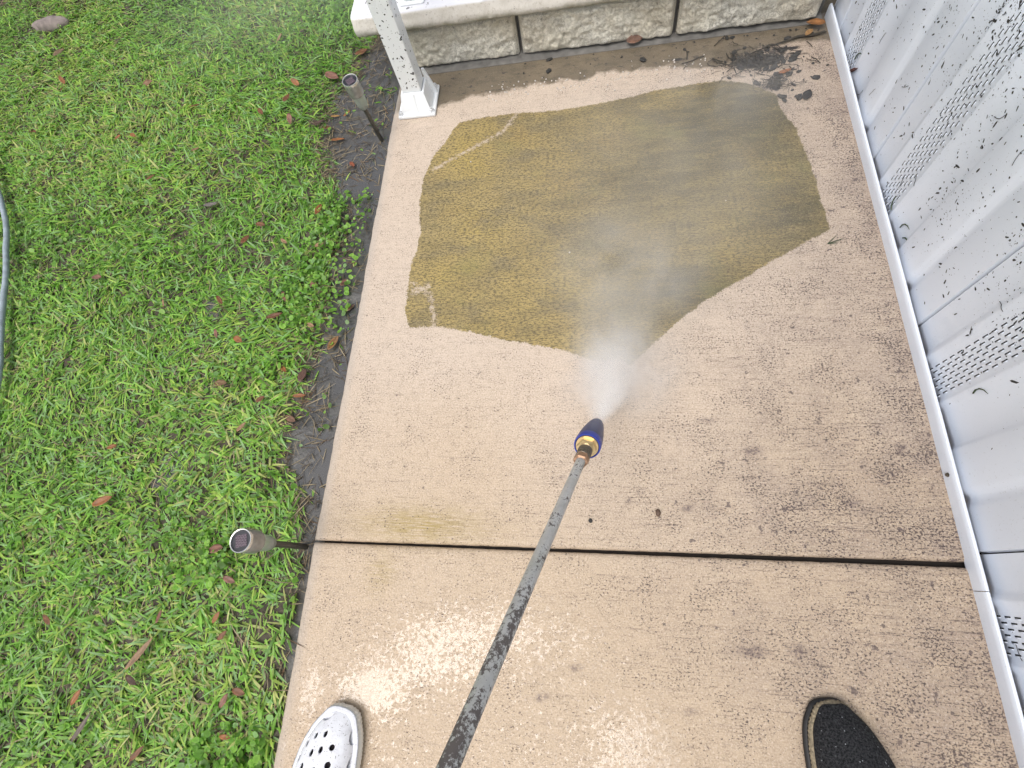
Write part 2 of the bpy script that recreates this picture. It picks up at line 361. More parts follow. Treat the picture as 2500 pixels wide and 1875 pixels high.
def mat_mist(name, dens, nscale=6.0, color=(0.93, 0.94, 0.97), thr=(0.38, 0.72), cone=False):
    t = NT(name); t.t.nodes.remove(t.b)
    tc = t.n('ShaderNodeTexCoord'); ln = t.n('ShaderNodeVectorMath', operation='LENGTH'); t.t.links.new(tc.outputs['Object'], ln.inputs[0])
    fall = t.mr(ln.outputs['Value'], 1.0, 0.15, smooth=True)
    if cone:     # jet: local z runs 0..1 from the nozzle, radius grows with it
        sx = t.n('ShaderNodeSeparateXYZ'); t.t.links.new(tc.outputs['Object'], sx.inputs[0])
        rad = t.math('SQRT', t.math('ADD', t.math('POWER', sx.outputs[0], 2.0), t.math('POWER', sx.outputs[1], 2.0)))
        rel = t.math('DIVIDE', rad, t.math('ADD', t.math('MULTIPLY', sx.outputs[2], 0.86), 0.10))
        fall = t.math('MULTIPLY', t.mr(rel, 1.0, 0.0, smooth=True), t.math('POWER', t.mr(sx.outputs[2], 1.0, 0.0), 0.8))
    geo = t.n('ShaderNodeNewGeometry')
    nz = t.noise(geo.outputs['Position'], nscale, 4, 0.6, 0.6)
    d = t.math('MULTIPLY', t.math('MULTIPLY', fall, fall), t.mr(nz, thr[0], thr[1], 0.15 if cone else 0.0, 1.0))
    v = t.n('ShaderNodeVolumePrincipled'); v.inputs['Color'].default_value = (*color, 1); v.inputs['Anisotropy'].default_value = 0.0
    t.put(v.inputs['Density'], t.math('MULTIPLY', d, dens))
    t.t.links.new(v.outputs[0], t.out.inputs['Volume']); return t.m

M_conc = mat_concrete(); M_soil = mat_soil(); M_block = mat_block(); M_paint = mat_painted()
M_vinyl = mat_white('white_vinyl', (0.80, 0.86, 0.95), 0.36, 0.10)
M_post = mat_white('white_powder_coat', (0.86, 0.89, 0.91), 0.30, 0.04)
M_gap = plain('dark_gap', (0.012, 0.012, 0.013), 0.9)
M_joint = plain('joint_filler', (0.02, 0.016, 0.014), 0.95, bump=0.5)
M_mortar = plain('grey_mortar', (0.17, 0.165, 0.155), 0.85, var=0.3, nscale=40, bump=0.5)
M_grass = mat_attr('grass_blade', 0.42, 0.50, 0.5, var=0.10)
M_dead = mat_attr('dead_grass', 0.7, 0.0, 0.3)
M_leaf = mat_attr('dry_leaf', 0.5, 0.0, 0.4, nscale=140, var=0.4)
M_mud = plain('splashed_mud', (0.035, 0.034, 0.032), 0.8, var=0.5)
M_root = plain('root_fibre', (0.048, 0.042, 0.033), 0.85, var=0.5, nscale=30)
M_steel = plain('brushed_steel', (0.34, 0.34, 0.33), 0.45, 0.55, var=0.25, nscale=90)
M_ring = plain('polished_steel_rim', (0.72, 0.72, 0.70), 0.22, 0.7)
M_stake = plain('dark_stake_steel', (0.11, 0.105, 0.09), 0.4, 0.6, var=0.3)
M_black = plain('black_panel_backing', (0.018, 0.02, 0.026), 0.35)
M_bolt = plain('painted_bolt', (0.62, 0.64, 0.66), 0.4, 0.1, var=0.3, nscale=200)
M_brass = plain('brass', (0.66, 0.50, 0.27), 0.35, 0.8, var=0.15, nscale=150)
M_oldbrass = plain('tarnished_copper', (0.36, 0.22, 0.14), 0.45, 0.7, var=0.3, nscale=150)
M_darksteel = plain('oxidised_steel', (0.13, 0.11, 0.085), 0.45, 0.6, var=0.3, nscale=200)
M_blue = plain('blue_plastic', (0.030, 0.042, 0.125), 0.4, var=0.3, nscale=80)
M_blue2 = plain('bright_blue_plastic_rim', (0.025, 0.045, 0.30), 0.4, var=0.15)
M_hose = plain('grey_hose_rubber', (0.31, 0.37, 0.41), 0.5, var=0.2)
M_stone = plain('weathered_stone', (0.22, 0.185, 0.17), 0.9, var=0.35, nscale=35, bump=0.8)
M_pebble = plain('pale_grit', (0.62, 0.58, 0.54), 0.7, var=0.3)
M_croc = mat_croc(); M_crocsole = mat_white('cream_foam_sole', (0.76, 0.74, 0.68), 0.6)
M_fuzzy = mat_fuzzy(); M_lance = mat_lance(); M_water = mat_water()
M_lining = plain('dark_lining', (0.035, 0.028, 0.032), 0.9)
M_jute = plain('jute_rope', (0.24, 0.20, 0.135), 0.85, var=0.5, nscale=260, bump=0.9)
M_rubber = plain('black_rubber', (0.018, 0.017, 0.017), 0.55)
t = NT('solar_cells'); p = t.pos(); br = t.n('ShaderNodeTexBrick'); t.put(br.inputs['Vector'], p); br.inputs['Scale'].default_value = 90
t.put(br.inputs['Color1'], (0.055, 0.035, 0.05)); t.put(br.inputs['Color2'], (0.075, 0.05, 0.065)); t.put(br.inputs['Mortar'], (0.16, 0.13, 0.15)); br.inputs['Mortar Size'].default_value = 0.03
t.set(Base_Color=br.outputs[0], Roughness=0.25); M_solar = t.m
t = NT('frosted_lens'); t.set(Base_Color=(0.62, 0.68, 0.62), Roughness=0.28, Transmission_Weight=0.55, IOR=1.45, Normal=t.bump(t.noise(t.pos(), 120, 3), 0.4, 0.002)); M_lens = t.m

# ================================================================== SETTING
MUDW = [(-2, 0.0), (-0.15, 0.0), (0.0, 0.03), (0.12, 0.08), (0.3, 0.12), (0.42, 0.09), (0.55, 0.065), (0.8, 0.055), (0.95, 0.10), (1.08, 0.17), (1.25, 0.22), (1.45, 0.21), (1.6, 0.14), (1.9, 0.07), (5, 0.05)]
def mud_at(x, y):
    wd = np.interp(y, [a for a, _ in MUDW], [b for _, b in MUDW])
    d = -0.59 - np.asarray(x)                                  # distance left of the slab edge
    n = (fbm(np.asarray(x) * 9, np.asarray(y) * 9, 3.1) - 0.5) * 0.16
    return 1 - sstep(wd * 0.55, wd * 1.55 + 0.02, d + n)
def ground_z(x, y):
    m = mud_at(x, y)
    z = -0.020 + (fbm(x * 6, y * 6, 9.0) - 0.5) * 0.03 + (fbm(x * 28, y * 28, 2.0, 3) - 0.5) * 0.018
    z = z + (1 - m) * 0.008 - 0.003
    return z
def ax(a, b, st, lo, hi):
    core = np.arange(a, b + 1e-6, st)
    out1 = a - np.geomspace(0.1, a - lo, 14)[::-1] if lo < a else np.array([])
    out2 = b + np.geomspace(0.1, hi - b, 14) if hi > b else np.array([])
    return np.concatenate([out1, core, out2])
gx = ax(-3.6, -0.55, 0.018, -60, 60); gy = ax(-1.2, 3.2, 0.018, -60, 60)
X, Y = np.meshgrid(gx, gy); Xf, Yf = X.ravel(), Y.ravel()
Z = ground_z(Xf, Yf)
ins = (Xf > -0.572) & (Yf < 2.5) & (Yf > -2.3) & (Xf < 0.75)
Z = np.where(ins, -0.12, Z)
far = np.maximum(sstep(-2.9, -3.3, Xf), np.maximum(sstep(2.6, 2.9, Yf), sstep(-0.65, -0.9, Yf)))
far = np.where((Xf > -0.6), np.where(Yf > 3.0, 1, far), far)
mud = mud_at(Xf, Yf) * (Xf < -0.5)
bald = np.exp(-(((Xf + 2.45) / 0.35) ** 2 + ((Yf - 2.25) / 0.16) ** 2))
ny, nx = X.shape
idx = np.arange(nx * ny).reshape(ny, nx)
F = np.stack([idx[:-1, :-1], idx[:-1, 1:], idx[1:, 1:], idx[1:, :-1]], -1).reshape(-1, 4)
g = npmesh('ground', np.stack([Xf, Yf, Z], 1), F, M_soil, smooth=True, attrs={'mud': mud, 'far': far})
tag(g, 'dark wet soil under and beside the lawn', 'soil', kind='structure')

# ---- concrete path: two slabs with a joint between them
ALG = [(-0.378, 1.189), (-0.301, 1.198), (-0.221, 1.201), (-0.103, 1.194), (0.023, 1.207), (0.147, 1.227), (0.244, 1.243), (0.339, 1.245), (0.405, 1.221), (0.461, 1.171), (0.47, 1.113), (0.489, 1.056), (0.503, 0.973), (0.515, 0.886), (0.517, 0.819), (0.522, 0.748), (0.481, 0.729), (0.423, 0.692), (0.361, 0.653), (0.288, 0.609), (0.226, 0.565), (0.164, 0.516), (0.113, 0.461), (0.074, 0.421), (0.053, 0.44), (0.013, 0.435), (-0.027, 0.447), (-0.11, 0.472), (-0.206, 0.492), (-0.308, 0.519), (-0.366, 0.533), (-0.442, 0.532), (-0.46, 0.581), (-0.462, 0.653), (-0.46, 0.715), (-0.449, 0.756), (-0.451, 0.815), (-0.465, 0.906), (-0.462, 0.993), (-0.433, 1.09), (-0.404, 1.138)]
SILT = [(-0.62, 1.25), (-0.455, 1.262), (-0.424, 1.26), (-0.34, 1.284), (-0.243, 1.288), (-0.136, 1.304), (-0.032, 1.304), (0.026, 1.319), (0.127, 1.318), (0.214, 1.312), (0.319, 1.294), (0.383, 1.307), (0.459, 1.341), (0.551, 1.348), (0.63, 1.354)]
STREAKS = [[(-0.437, 1.02), (-0.385, 1.055), (-0.30, 1.105), (-0.25, 1.135), (-0.215, 1.195)], [(-0.455, 0.66), (-0.40, 0.62), (-0.385, 0.57), (-0.382, 0.53)], [(-0.445, 0.63), (-0.41, 0.645)]]
SPOTS = [(0.171, 0.125, 0.014, 0.008), (0.061, 0.137, 0.007, 0.006), (0.085, 0.155, 0.007, 0.006), (-0.04, -0.159, 0.013, 0.005), (-0.071, 0.177, 0.014, 0.004), (0.333, -0.105, 0.02, 0.012), (0.30, 0.24, 0.02, 0.009), (0.26, -0.11, 0.03, 0.01), (0.458, 0.143, 0.012, 0.006), (0.56, 0.25, 0.012, 0.01), (-0.10, -0.21, 0.012, 0.005), (0.15, -0.21, 0.01, 0.005), (0.22, 0.30, 0.02, 0.006)]
def blob(P, cx, cy, rx, ry): return np.exp(-(((P[:, 0] - cx) / rx) ** 2 + ((P[:, 1] - cy) / ry) ** 2))
def slab(name, y0, y1, front, parent):
    x0, x1, W = -0.588, 0.64, 0
    prof = [(0.0, -0.10), (0.0, -0.007), (0.0012, -0.0035), (0.004, -0.0010), (0.008, 0.0)]
    st = 0.0068 if not front else 0.0085
    def axis(a, b, s):
        inner = np.linspace(a + 0.008, b - 0.008, int((b - a) / s))
        c = np.concatenate([[a + o for o, _ in prof[:-1]], inner, [b - o for o, _ in reversed(prof[:-1])]])
        z = np.concatenate([[h for _, h in prof[:-1]], np.zeros(len(inner)), [h for _, h in reversed(prof[:-1])]])
        return c, z
    cx, zx = axis(x0, x1, st); cy, zy = axis(y0, y1, st)
    X, Y = np.meshgrid(cx, cy); ZX, ZY = np.meshgrid(zx, zy)
    P = np.stack([X.ravel(), Y.ravel()], 1); Z = np.minimum(ZX, ZY).ravel()
    # the joint runs slightly askew; the left edge is a little uneven
    wj = np.exp(-np.abs(P[:, 1] - 0.04) / 0.25); P[:, 1] += (0.0088 if front else 0.0128) * P[:, 0] * wj
    we = np.exp(-(P[:, 0] - x0) / 0.02)
    P[:, 0] += we * ((fbm(P[:, 1] * 5, P[:, 1] * 0 + 3, 1.0) - 0.5) * 0.008 + (fbm(P[:, 1] * 60, P[:, 1] * 0 + 8, 1.0) - 0.5) * 0.003)
    wq = np.exp(-np.abs(P[:, 1] - 0.04) / 0.012)
    P[:, 1] += wq * (fbm(P[:, 0] * 70, P[:, 0] * 0 + (1 if front else 9), 4.0) - 0.5) * 0.0014
    Z = Z + (fbm(P[:, 0] * 3, P[:, 1] * 3, 5.0) - 0.5) * 0.002 * (Z > -0.001)
    alg = sdf(P, ALG) + (fbm(P[:, 0] * 18, P[:, 1] * 18, 1.7) - 0.5) * 0.016
    silt = P[:, 1] - np.interp(P[:, 0], [a for a, _ in SILT], [b for _, b in SILT])
    streak = np.full(len(P), -1.0)
    for s, wd in zip(STREAKS, (0.004, 0.004, 0.006)): streak = np.maximum(streak, wd - seg_dist(P, s, False))
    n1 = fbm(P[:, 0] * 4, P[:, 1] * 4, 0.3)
    grime_shade = 0.10 + 0.58 * sstep(0.02, 0.50, P[:, 0] + 0.10 * (n1 - 0.5)) + 0.30 * sstep(0.50, 0.62, P[:, 0]) + 0.6 * (n1 - 0.5)
    grime_shade += 0.35 * blob(P, 0.22, 0.16, 0.2, 0.12) + 0.3 * blob(P, 0.44, 0.10, 0.10, 0.07) + 0.25 * blob(P, 0.3, -0.12, 0.25, 0.07)
    grime_shade += 0.30 * blob(P, 0.50, -0.24, 0.16, 0.14)  # soft shadow of a standing person, painted into the mask
    grime_shade -= 0.25 * sstep(0.0, -0.45, P[:, 0])
    grime_shade -= 0.25 * blob(P, 0.33, 0.0, 0.12, 0.05)
    grime_shade = np.clip(grime_shade, 0, 1)
    res = np.clip(0.9 * blob(P, -0.36, 0.075, 0.13, 0.035) + 0.5 * blob(P, -0.43, -0.02, 0.03, 0.035), 0, 1)
    n2 = fbm(P[:, 0] * 7, P[:, 1] * 7, 6.0)
    wet = 0.62 * blob(P, -0.42, -0.225, 0.07, 0.045) + 0.50 * blob(P, -0.34, -0.16, 0.14, 0.07) + 0.72 * blob(P, 0.06, -0.28, 0.085, 0.075) + 0.45 * blob(P, -0.15, -0.10, 0.2, 0.07) + 0.6 * blob(P, -0.54, -0.23, 0.018, 0.05)
    wet += 0.35 * sstep(-0.05, -0.5, P[:, 1]); wet = np.clip(wet * (0.6 + 0.8 * n2), 0, 1) * (P[:, 1] < 0.02)
    dark = np.clip(1.1 * blob(P, 0.38, 1.12, 0.30, 0.17) + 0.9 * blob(P, 0.46, 0.80, 0.10, 0.10) + 1.1 * blob(P, 0.22, 0.60, 0.15, 0.08) + 0.55 * blob(P, 0.15, 0.9, 0.25, 0.12) + 0.5 * blob(P, 0.02, 0.75, 0.12, 0.05), 0, 1)
    yel = 0.8 * blob(P, -0.36, 1.05, 0.09, 0.10) + 0.6 * blob(P, -0.30, 0.80, 0.12, 0.08) + 0.7 * blob(P, -0.38, 0.68, 0.08, 0.05) + 0.6 * blob(P, 0.40, 0.88, 0.10, 0.07) + 0.5 * blob(P, -0.05, 0.62, 0.14, 0.05) + 0.4 * blob(P, 0.30, 0.72, 0.06, 0.04)
    yel = np.clip(yel * (0.4 + 1.2 * n2), 0, 1)
    blk = np.clip((1.5 * blob(P, 0.425, 1.298, 0.055, 0.024) + 1.3 * blob(P, 0.462, 1.205, 0.016, 0.022) + 0.8 * blob(P, 0.50, 1.335, 0.05, 0.012) + 0.7 * blob(P, 0.27, 1.34, 0.08, 0.010)) * (0.3 + 1.4 * fbm(P[:, 0] * 35, P[:, 1] * 35, 2.2)), 0, 1)
    edge = sstep(0.03, 0.004, P[:, 0] - x0)
    spots = np.zeros(len(P))
    for cx_, cy_, rx_, ry_ in SPOTS: spots = np.maximum(spots, 1.5 * blob(P, cx_, cy_, rx_ * 0.7, ry_ * 0.7))
    spots = np.clip(spots * (0.35 + 1.1 * fbm(P[:, 0] * 40, P[:, 1] * 60, 3.3)), 0, 1)
    damp = sstep(0.55, -0.05, P[:, 1] + 0.25 * (n1 - 0.5)) + 0.35 * sstep(0.2, 0.5, P[:, 0])
    ny, nx = X.shape; idx = np.arange(nx * ny).reshape(ny, nx)
    F = np.stack([idx[:-1, :-1], idx[:-1, 1:], idx[1:, 1:], idx[1:, :-1]], -1).reshape(-1, 4)
    return npmesh(name, np.c_[P, Z], F, M_conc, parent, smooth=True, attrs=dict(alg=alg, silt=silt, streak=streak, grime_shade=grime_shade, res=res, wet=wet, dark=dark, edge=edge, spots=spots, damp=np.clip(damp, 0, 1), yel=yel, blk=blk))
path = MB().box((-0.58, -2.4, -0.11), (0.66, 1.47, -0.022)).build('path', M_joint)
tag(path, 'beige concrete path of two slabs, half washed, dark joint between them', 'path', kind='structure')
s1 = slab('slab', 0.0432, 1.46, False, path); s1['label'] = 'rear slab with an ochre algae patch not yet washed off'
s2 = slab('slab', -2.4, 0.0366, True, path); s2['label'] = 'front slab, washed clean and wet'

# ---- water lying in the mud
bmw = MB()
bmw.poly([(-1.05, 0.12, -0.0222), (-0.59, 0.12, -0.0222), (-0.59, 1.95, -0.0222), (-1.05, 1.95, -0.0222)], [(0, 1, 2, 3)])
wt = bmw.build('puddle', M_water); tag(wt, 'shallow murky water standing in the mud along the path edge', 'puddle', kind='structure')

# ================================================================== PORCH BEHIND
porch = empty('porch', (0, 1.44, 0)); tag(porch, 'low porch of split face blocks under a weathered white painted slab edge', 'porch')
def child(o, parent): o.parent = parent; o.matrix_parent_inverse = parent.matrix_world.inverted(); return o
def put(o, parent):   # keep world coordinates of geometry
    o.parent = parent; o.location = -Vector(parent.location); return o
def block(x0, x1, z0, z1, yb, seed):
    nx, nz = int((x1 - x0) / 0.0042), int((z1 - z0) / 0.0042)
    xs = np.linspace(x0, x1, nx); zs = np.linspace(z0, z1, nz); X, Zz = np.meshgrid(xs, zs)
    e = np.minimum(np.minimum(X - x0, x1 - X), np.minimum(Zz - z0, z1 - Zz))
    r1 = fbm(X * 22, Zz * 26 + seed, seed * 1.7, 3); r2 = fbm(X * 75, Zz * 85, seed * 3.1, 4)
    rg = 1 - np.abs(2 * fbm(X * 55 + 9, Zz * 60, seed, 3) - 1)
    relief = 0.45 * r1 + 0.30 * r2 + 0.25 * rg
    dep = 0.004 + 0.036 * (relief - 0.30) * sstep(0.0, 0.012, e) + 0.008 * sstep(0, 0.006, e)
    Y = yb - dep
    V = np.stack([X.ravel(), Y.ravel(), Zz.ravel()], 1); idx = np.arange(nx * nz).reshape(nz, nx)
    F = np.stack([idx[:-1, :-1], idx[:-1, 1:], idx[1:, 1:], idx[1:, :-1]], -1).reshape(-1, 4)
    rim = np.concatenate([idx[0], idx[1:, -1], idx[-1, -2::-1], idx[-2:0:-1, 0]])
    B = V[rim].copy(); B[:, 1] = yb + 0.16; n = len(rim); o = len(V); k = np.arange(n)
    S = np.stack([rim, rim[(k + 1) % n], o + (k + 1) % n, o + k], 1)
    rel = np.concatenate([relief.ravel(), np.full(n, 0.5)])
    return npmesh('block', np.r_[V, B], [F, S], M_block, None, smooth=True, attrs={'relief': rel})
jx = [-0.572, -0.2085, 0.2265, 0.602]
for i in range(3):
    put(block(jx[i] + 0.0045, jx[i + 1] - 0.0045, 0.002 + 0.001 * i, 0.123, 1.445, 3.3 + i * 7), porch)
put(MB().box((-0.562, 1.452, -0.10), (0.61, 1.60, 0.1265)).build('mortar', M_mortar), porch)
mf = MB().poly([(-0.575, 1.400, -0.02), (0.61, 1.415, -0.02), (0.61, 1.415, 0.0015), (-0.575, 1.398, 0.0015), (-0.575, 1.437, 0.005), (0.61, 1.441, 0.004), (0.61, 1.46, 0.004), (-0.575, 1.46, 0.005), (-0.575, 1.46, -0.02), (0.61, 1.46, -0.02)],
    [(0, 1, 2, 3), (3, 2, 5, 4), (4, 5, 6, 7), (7, 6, 9, 8), (8, 9, 1, 0), (0, 3, 4, 7, 8), (1, 9, 6, 5, 2)])
put(mf.build('mortar_fillet', M_mortar), porch)
# slab edge with a rolled nose
pr = [(1.455, 0.1275), (1.412, 0.1280), (1.404, 0.1315), (1.4005, 0.138), (1.400, 0.146), (1.4025, 0.155), (1.4075, 0.162), (1.409, 0.170), (1.413, 0.1765), (1.424, 0.1785), (2.6, 0.184), (2.6, 0.1275)]
xs = np.linspace(-0.668, 0.604, 150); V = []; 
for x in xs:
    for k, (y, z) in enumerate(pr):
        nn = (float(fbm(x * 40, k * 3.3, 2.0)) - 0.5)
        e = max(0, 0.012 - (x + 0.668)) / 0.012
        V.append((x, y + (nn * 0.005 if 0 < k < 10 else 0) + (0.006 * e * e if k < 10 else 0), z + (nn * 0.002 if 0 < k < 9 else 0)))
n = len(pr); F = []
for i in range(len(xs) - 1):
    for k in range(n): F.append((i * n + k, (i + 1) * n + k, (i + 1) * n + (k + 1) % n, i * n + (k + 1) % n))
me = bpy.data.meshes.new('deck_slab'); me.from_pydata(V, [], F + [tuple(range(n)), tuple((len(xs) - 1) * n + k for k in reversed(range(n)))])
dk = link('deck_slab', me, M_paint)
for p_ in me.polygons: p_.use_smooth = len(p_.vertices) == 4
me.set_sharp_from_angle(angle=math.radians(50)); put(dk, porch)
put(MB().box((-0.562, 1.61, -0.1), (0.60, 2.58, 0.126)).build('core', M_mortar), porch)

# ---- rear porch post standing on the deck
pp = empty('porch_post', (-0.487, 1.46, 0.178)); tag(pp, 'slim white post on the porch slab, right behind the bolted post', 'post')
MB().box((-0.024, -0.020, 0.006), (0.024, 0.024, 2.2), 0.003).build('shaft', M_post, pp)
MB().box((-0.034, -0.030, 0.0), (0.034, 0.034, 0.0065), 0.002).build('base_plate', M_post, pp)

# ---- bolted post on the path
PO = (-0.5085, 1.279, 0.0)
post = empty('patio_post', PO); tag(post, 'white square post with bolted cast base plate on the corner of the path', 'post')
def flecks(n, place, name, mat, parent, smin=0.0007, smax=0.0032, stretch=1.6):
    """small flattened mud flecks; place(k) -> (origin, u axis, v axis, normal)"""
    V = []; F = []
    for k in range(n):
        o, u, v, nn = place(k)
        s = smin + (smax - smin) * rng.random() ** 4.2; a = rng.random() * 6.283; el = 1 + rng.random() ** 2 * stretch
        b = len(V); q = 6
        for j in range(q):
            th = 2 * math.pi * j / q; r = s * (0.65 + 0.7 * rng.random())
            x, y = r * el * math.cos(th), r * math.sin(th)
            x, y = x * math.cos(a) - y * math.sin(a), x * math.sin(a) + y * math.cos(a)
            V.append(o + u * x + v * y + nn * 0.00005)
        V.append(o + nn * (0.0003 + 0.15 * s))
        for j in range(q): F.append((b + j, b + (j + 1) % q, b + q))
    o = npmesh(name, np.array(V), np.array(F), mat, parent, smooth=True); o['kind'] = 'stuff'; return o
MB().box((-0.0275, -0.0250, 0.040), (0.0275, 0.0270, 2.4), 0.0022, seg=2).build('shaft', M_post, post)
base = MB().box((-0.0565, -0.058, 0.0), (0.0565, 0.062, 0.0105), 0.0035, seg=2).build('base_plate', M_post, post)
sk = MB()   # flared skirt and collar
def ring(hx0, hx1, hy0, hy1, z): return [(hx0, hy0, z), (hx1, hy0, z), (hx1, hy1, z), (hx0, hy1, z)]
L = [ring(-0.045, 0.047, -0.050, 0.046, 0.0095), ring(-0.0415, 0.0425, -0.0465, 0.043, 0.022), ring(-0.0335, 0.0345, -0.0315, 0.034, 0.058), ring(-0.0285, 0.0290, -0.0265, 0.0285, 0.059), ring(-0.0285, 0.0290, -0.0265, 0.0285, 0.04)]
vs = [v for r in L for v in r]; fs = []
for i in range(4):
    for k in range(4): fs.append((i * 4 + k, i * 4 + (k + 1) % 4, i * 4 + 4 + (k + 1) % 4, i * 4 + 4 + k))
sk.poly(vs, fs); sk.build('collar', M_post, post)
rb = MB().poly([(-0.006, -0.052, 0.010), (0.006, -0.052, 0.010), (0.005, -0.034, 0.059), (-0.005, -0.034, 0.059), (-0.006, -0.040, 0.010), (0.006, -0.040, 0.010), (0.005, -0.028, 0.059), (-0.005, -0.028, 0.059)], [(0, 1, 2, 3), (4, 7, 6, 5), (0, 4, 5, 1), (3, 2, 6, 7), (1, 5, 6, 2), (0, 3, 7, 4)])
rb.build('rib', M_post, post)
gs = MB().poly([(0.0345, 0.028, 0.010), (0.0545, 0.028, 0.010), (0.0545, 0.028, 0.020), (0.036, 0.028, 0.085), (0.029, 0.028, 0.085), (0.0345, 0.034, 0.010), (0.0545, 0.034, 0.010), (0.0545, 0.034, 0.020), (0.036, 0.034, 0.085), (0.029, 0.034, 0.085)], [(0, 1, 2, 3, 4), (9, 8, 7, 6, 5), (0, 5, 6, 1), (1, 6, 7, 2), (2, 7, 8, 3), (3, 8, 9, 4), (4, 9, 5, 0)])
gs.build('gusset', M_post, post)
for bx, by in ((-0.047, -0.047), (0.046, -0.046), (0.046, 0.051), (-0.047, 0.051)):
    bo = MB().lathe([(0.0085, 0.0), (0.0085, 0.002), (0.0058, 0.0021), (0.0056, 0.007), (0.0035, 0.0078), (0.0033, 0.011), (0.0028, 0.0115)], 12, Matrix.Translation((bx, by, 0.0105))).build('bolt', M_bolt, post, 35)
def pf(k):
    z = 0.07 + rng.random() ** 1.2 * 0.75
    if rng.random() < 0.7: return np.array((-0.026 + 0.052 * (1 - rng.random() ** 1.6), -0.0251, z)), np.array((1, 0, 0)), np.array((0, 0, 1)), np.array((0, -1, 0))
    return np.array((0.0276, -0.02 + 0.04 * rng.random(), z)), np.array((0, 1, 0)), np.array((0, 0, 1)), np.array((1, 0, 0))
flecks(330, pf, 'mud_flecks', M_mud, post, 0.0005, 0.0026, 2.2)

# ================================================================== VINYL SKIRTING ON THE RIGHT
XW = 0.630
PROF0 = [(0, .013), (.0014, .013), (.002, .0070), (.054, .0078), (.062, .0064), (.069, .0036), (.074, .0034), (.084, .0058), (.158, .0058), (.163, .0040), (.168, .0036), (.178, .0066), (.244, .0078), (.251, .0052), (.257, .0030), (.322, .0034), (.328, .0048), (.336, .0084), (.342, .0088), (.350, .0070), (.358, .0046), (.416, .0044), (.4268, .0046), (.4280, .013), (.4305, .013)]
PROF = [(u, 0.0052 + (d - 0.0052) * (1.45 if d < 0.0125 else 1.0)) for u, d in PROF0]
PER = 0.4305; S0 = 0.926
def wall_x(y):
    u = (S0 - y) % PER; return XW + np.interp(u, [a for a, _ in PROF], [b for _, b in PROF])
house = empty('skirting_wall', (0.64, 0, 0)); tag(house, 'white vinyl skirting wall with ventilated strips along the right of the path', 'wall')
HT = 0.80
for k in range(-2, 6):
    ytop = S0 - k * PER
    y_hi = ytop
    pts = [(y_hi - u, XW + d) for u, d in PROF]
    if k == -2: pts = [(1.452, XW + 0.0086)] + [q for q in pts if q[0] < 1.452]
    if k == 5: pass
    zs = [0.004, 0.02, 0.3, HT]
    V = [(x, y, z) for z in zs for (y, x) in pts]; n = len(pts); F = []
    for j in range(len(zs) - 1):
        for i in range(n - 1): F.append((j * n + i, j * n + i + 1, (j + 1) * n + i + 1, (j + 1) * n + i))
    o = npmesh('panel', np.array(V), np.array(F), M_vinyl, None, smooth=True)
    o.data.set_sharp_from_angle(angle=math.radians(40)); put(o, house)
    md = o.modifiers.new('thickness', 'SOLIDIFY'); md.thickness = 0.0012; md.offset = 0
    if k == -2: continue
    put(MB().box((XW + 0.0112, y_hi - 0.0006, 0.01), (XW + 0.0128, y_hi + 0.0008, HT - 0.002)).build('seam_shade', M_gap), house)  # dark strip painting the shade inside the open white groove
    # louvre slots
    V = []; F = []
    def bx(x0, x1, y0, y1, z0, z1, sl=0.0):
        b = len(V)
        V.extend([(x0, y0, z0), (x1, y0, z0), (x1, y1, z0), (x0, y1, z0), (x0, y0 + sl, z1), (x1, y0 + sl, z1), (x1, y1 + sl, z1), (x0, y1 + sl, z1)])
        F.extend([(b, b + 3, b + 2, b + 1), (b + 4, b + 5, b + 6, b + 7), (b, b + 1, b + 5, b + 4), (b + 2, b + 3, b + 7, b + 6), (b, b + 4, b + 7, b + 3), (b + 1, b + 2, b + 6, b + 5)])
    xs_ = XW + 0.00607; L2 = []
    for r in range(7):
        yy = y_hi - 0.0955 - r * 0.0089
        for c in range(36):
            z = 0.008 + c * 0.0205 + (0.01 if r % 2 else 0)
            if z > HT - 0.03: continue
            bx(xs_ - 0.0011, xs_ + 0.0005, yy - 0.0011, yy + 0.0012, z, z + 0.0116); L2.append((yy, z))
    so_ = npmesh('louvre_slots', np.array(V), np.array(F), M_gap); so_['kind'] = 'stuff'; put(so_, house)
    V.clear(); F.clear()
    for yy, z in L2: bx(xs_ - 0.0013, xs_ + 0.0002, yy - 0.0024, yy - 0.0011, z + 0.0006, z + 0.0106)
    lp = npmesh('louvre_lips', np.array(V), np.array(F), M_vinyl); lp['kind'] = 'stuff'; put(lp, house)
put(MB().box((0.648, -1.65, -0.05), (0.72, 1.46, HT + 0.001)).build('backing', M_gap), house)
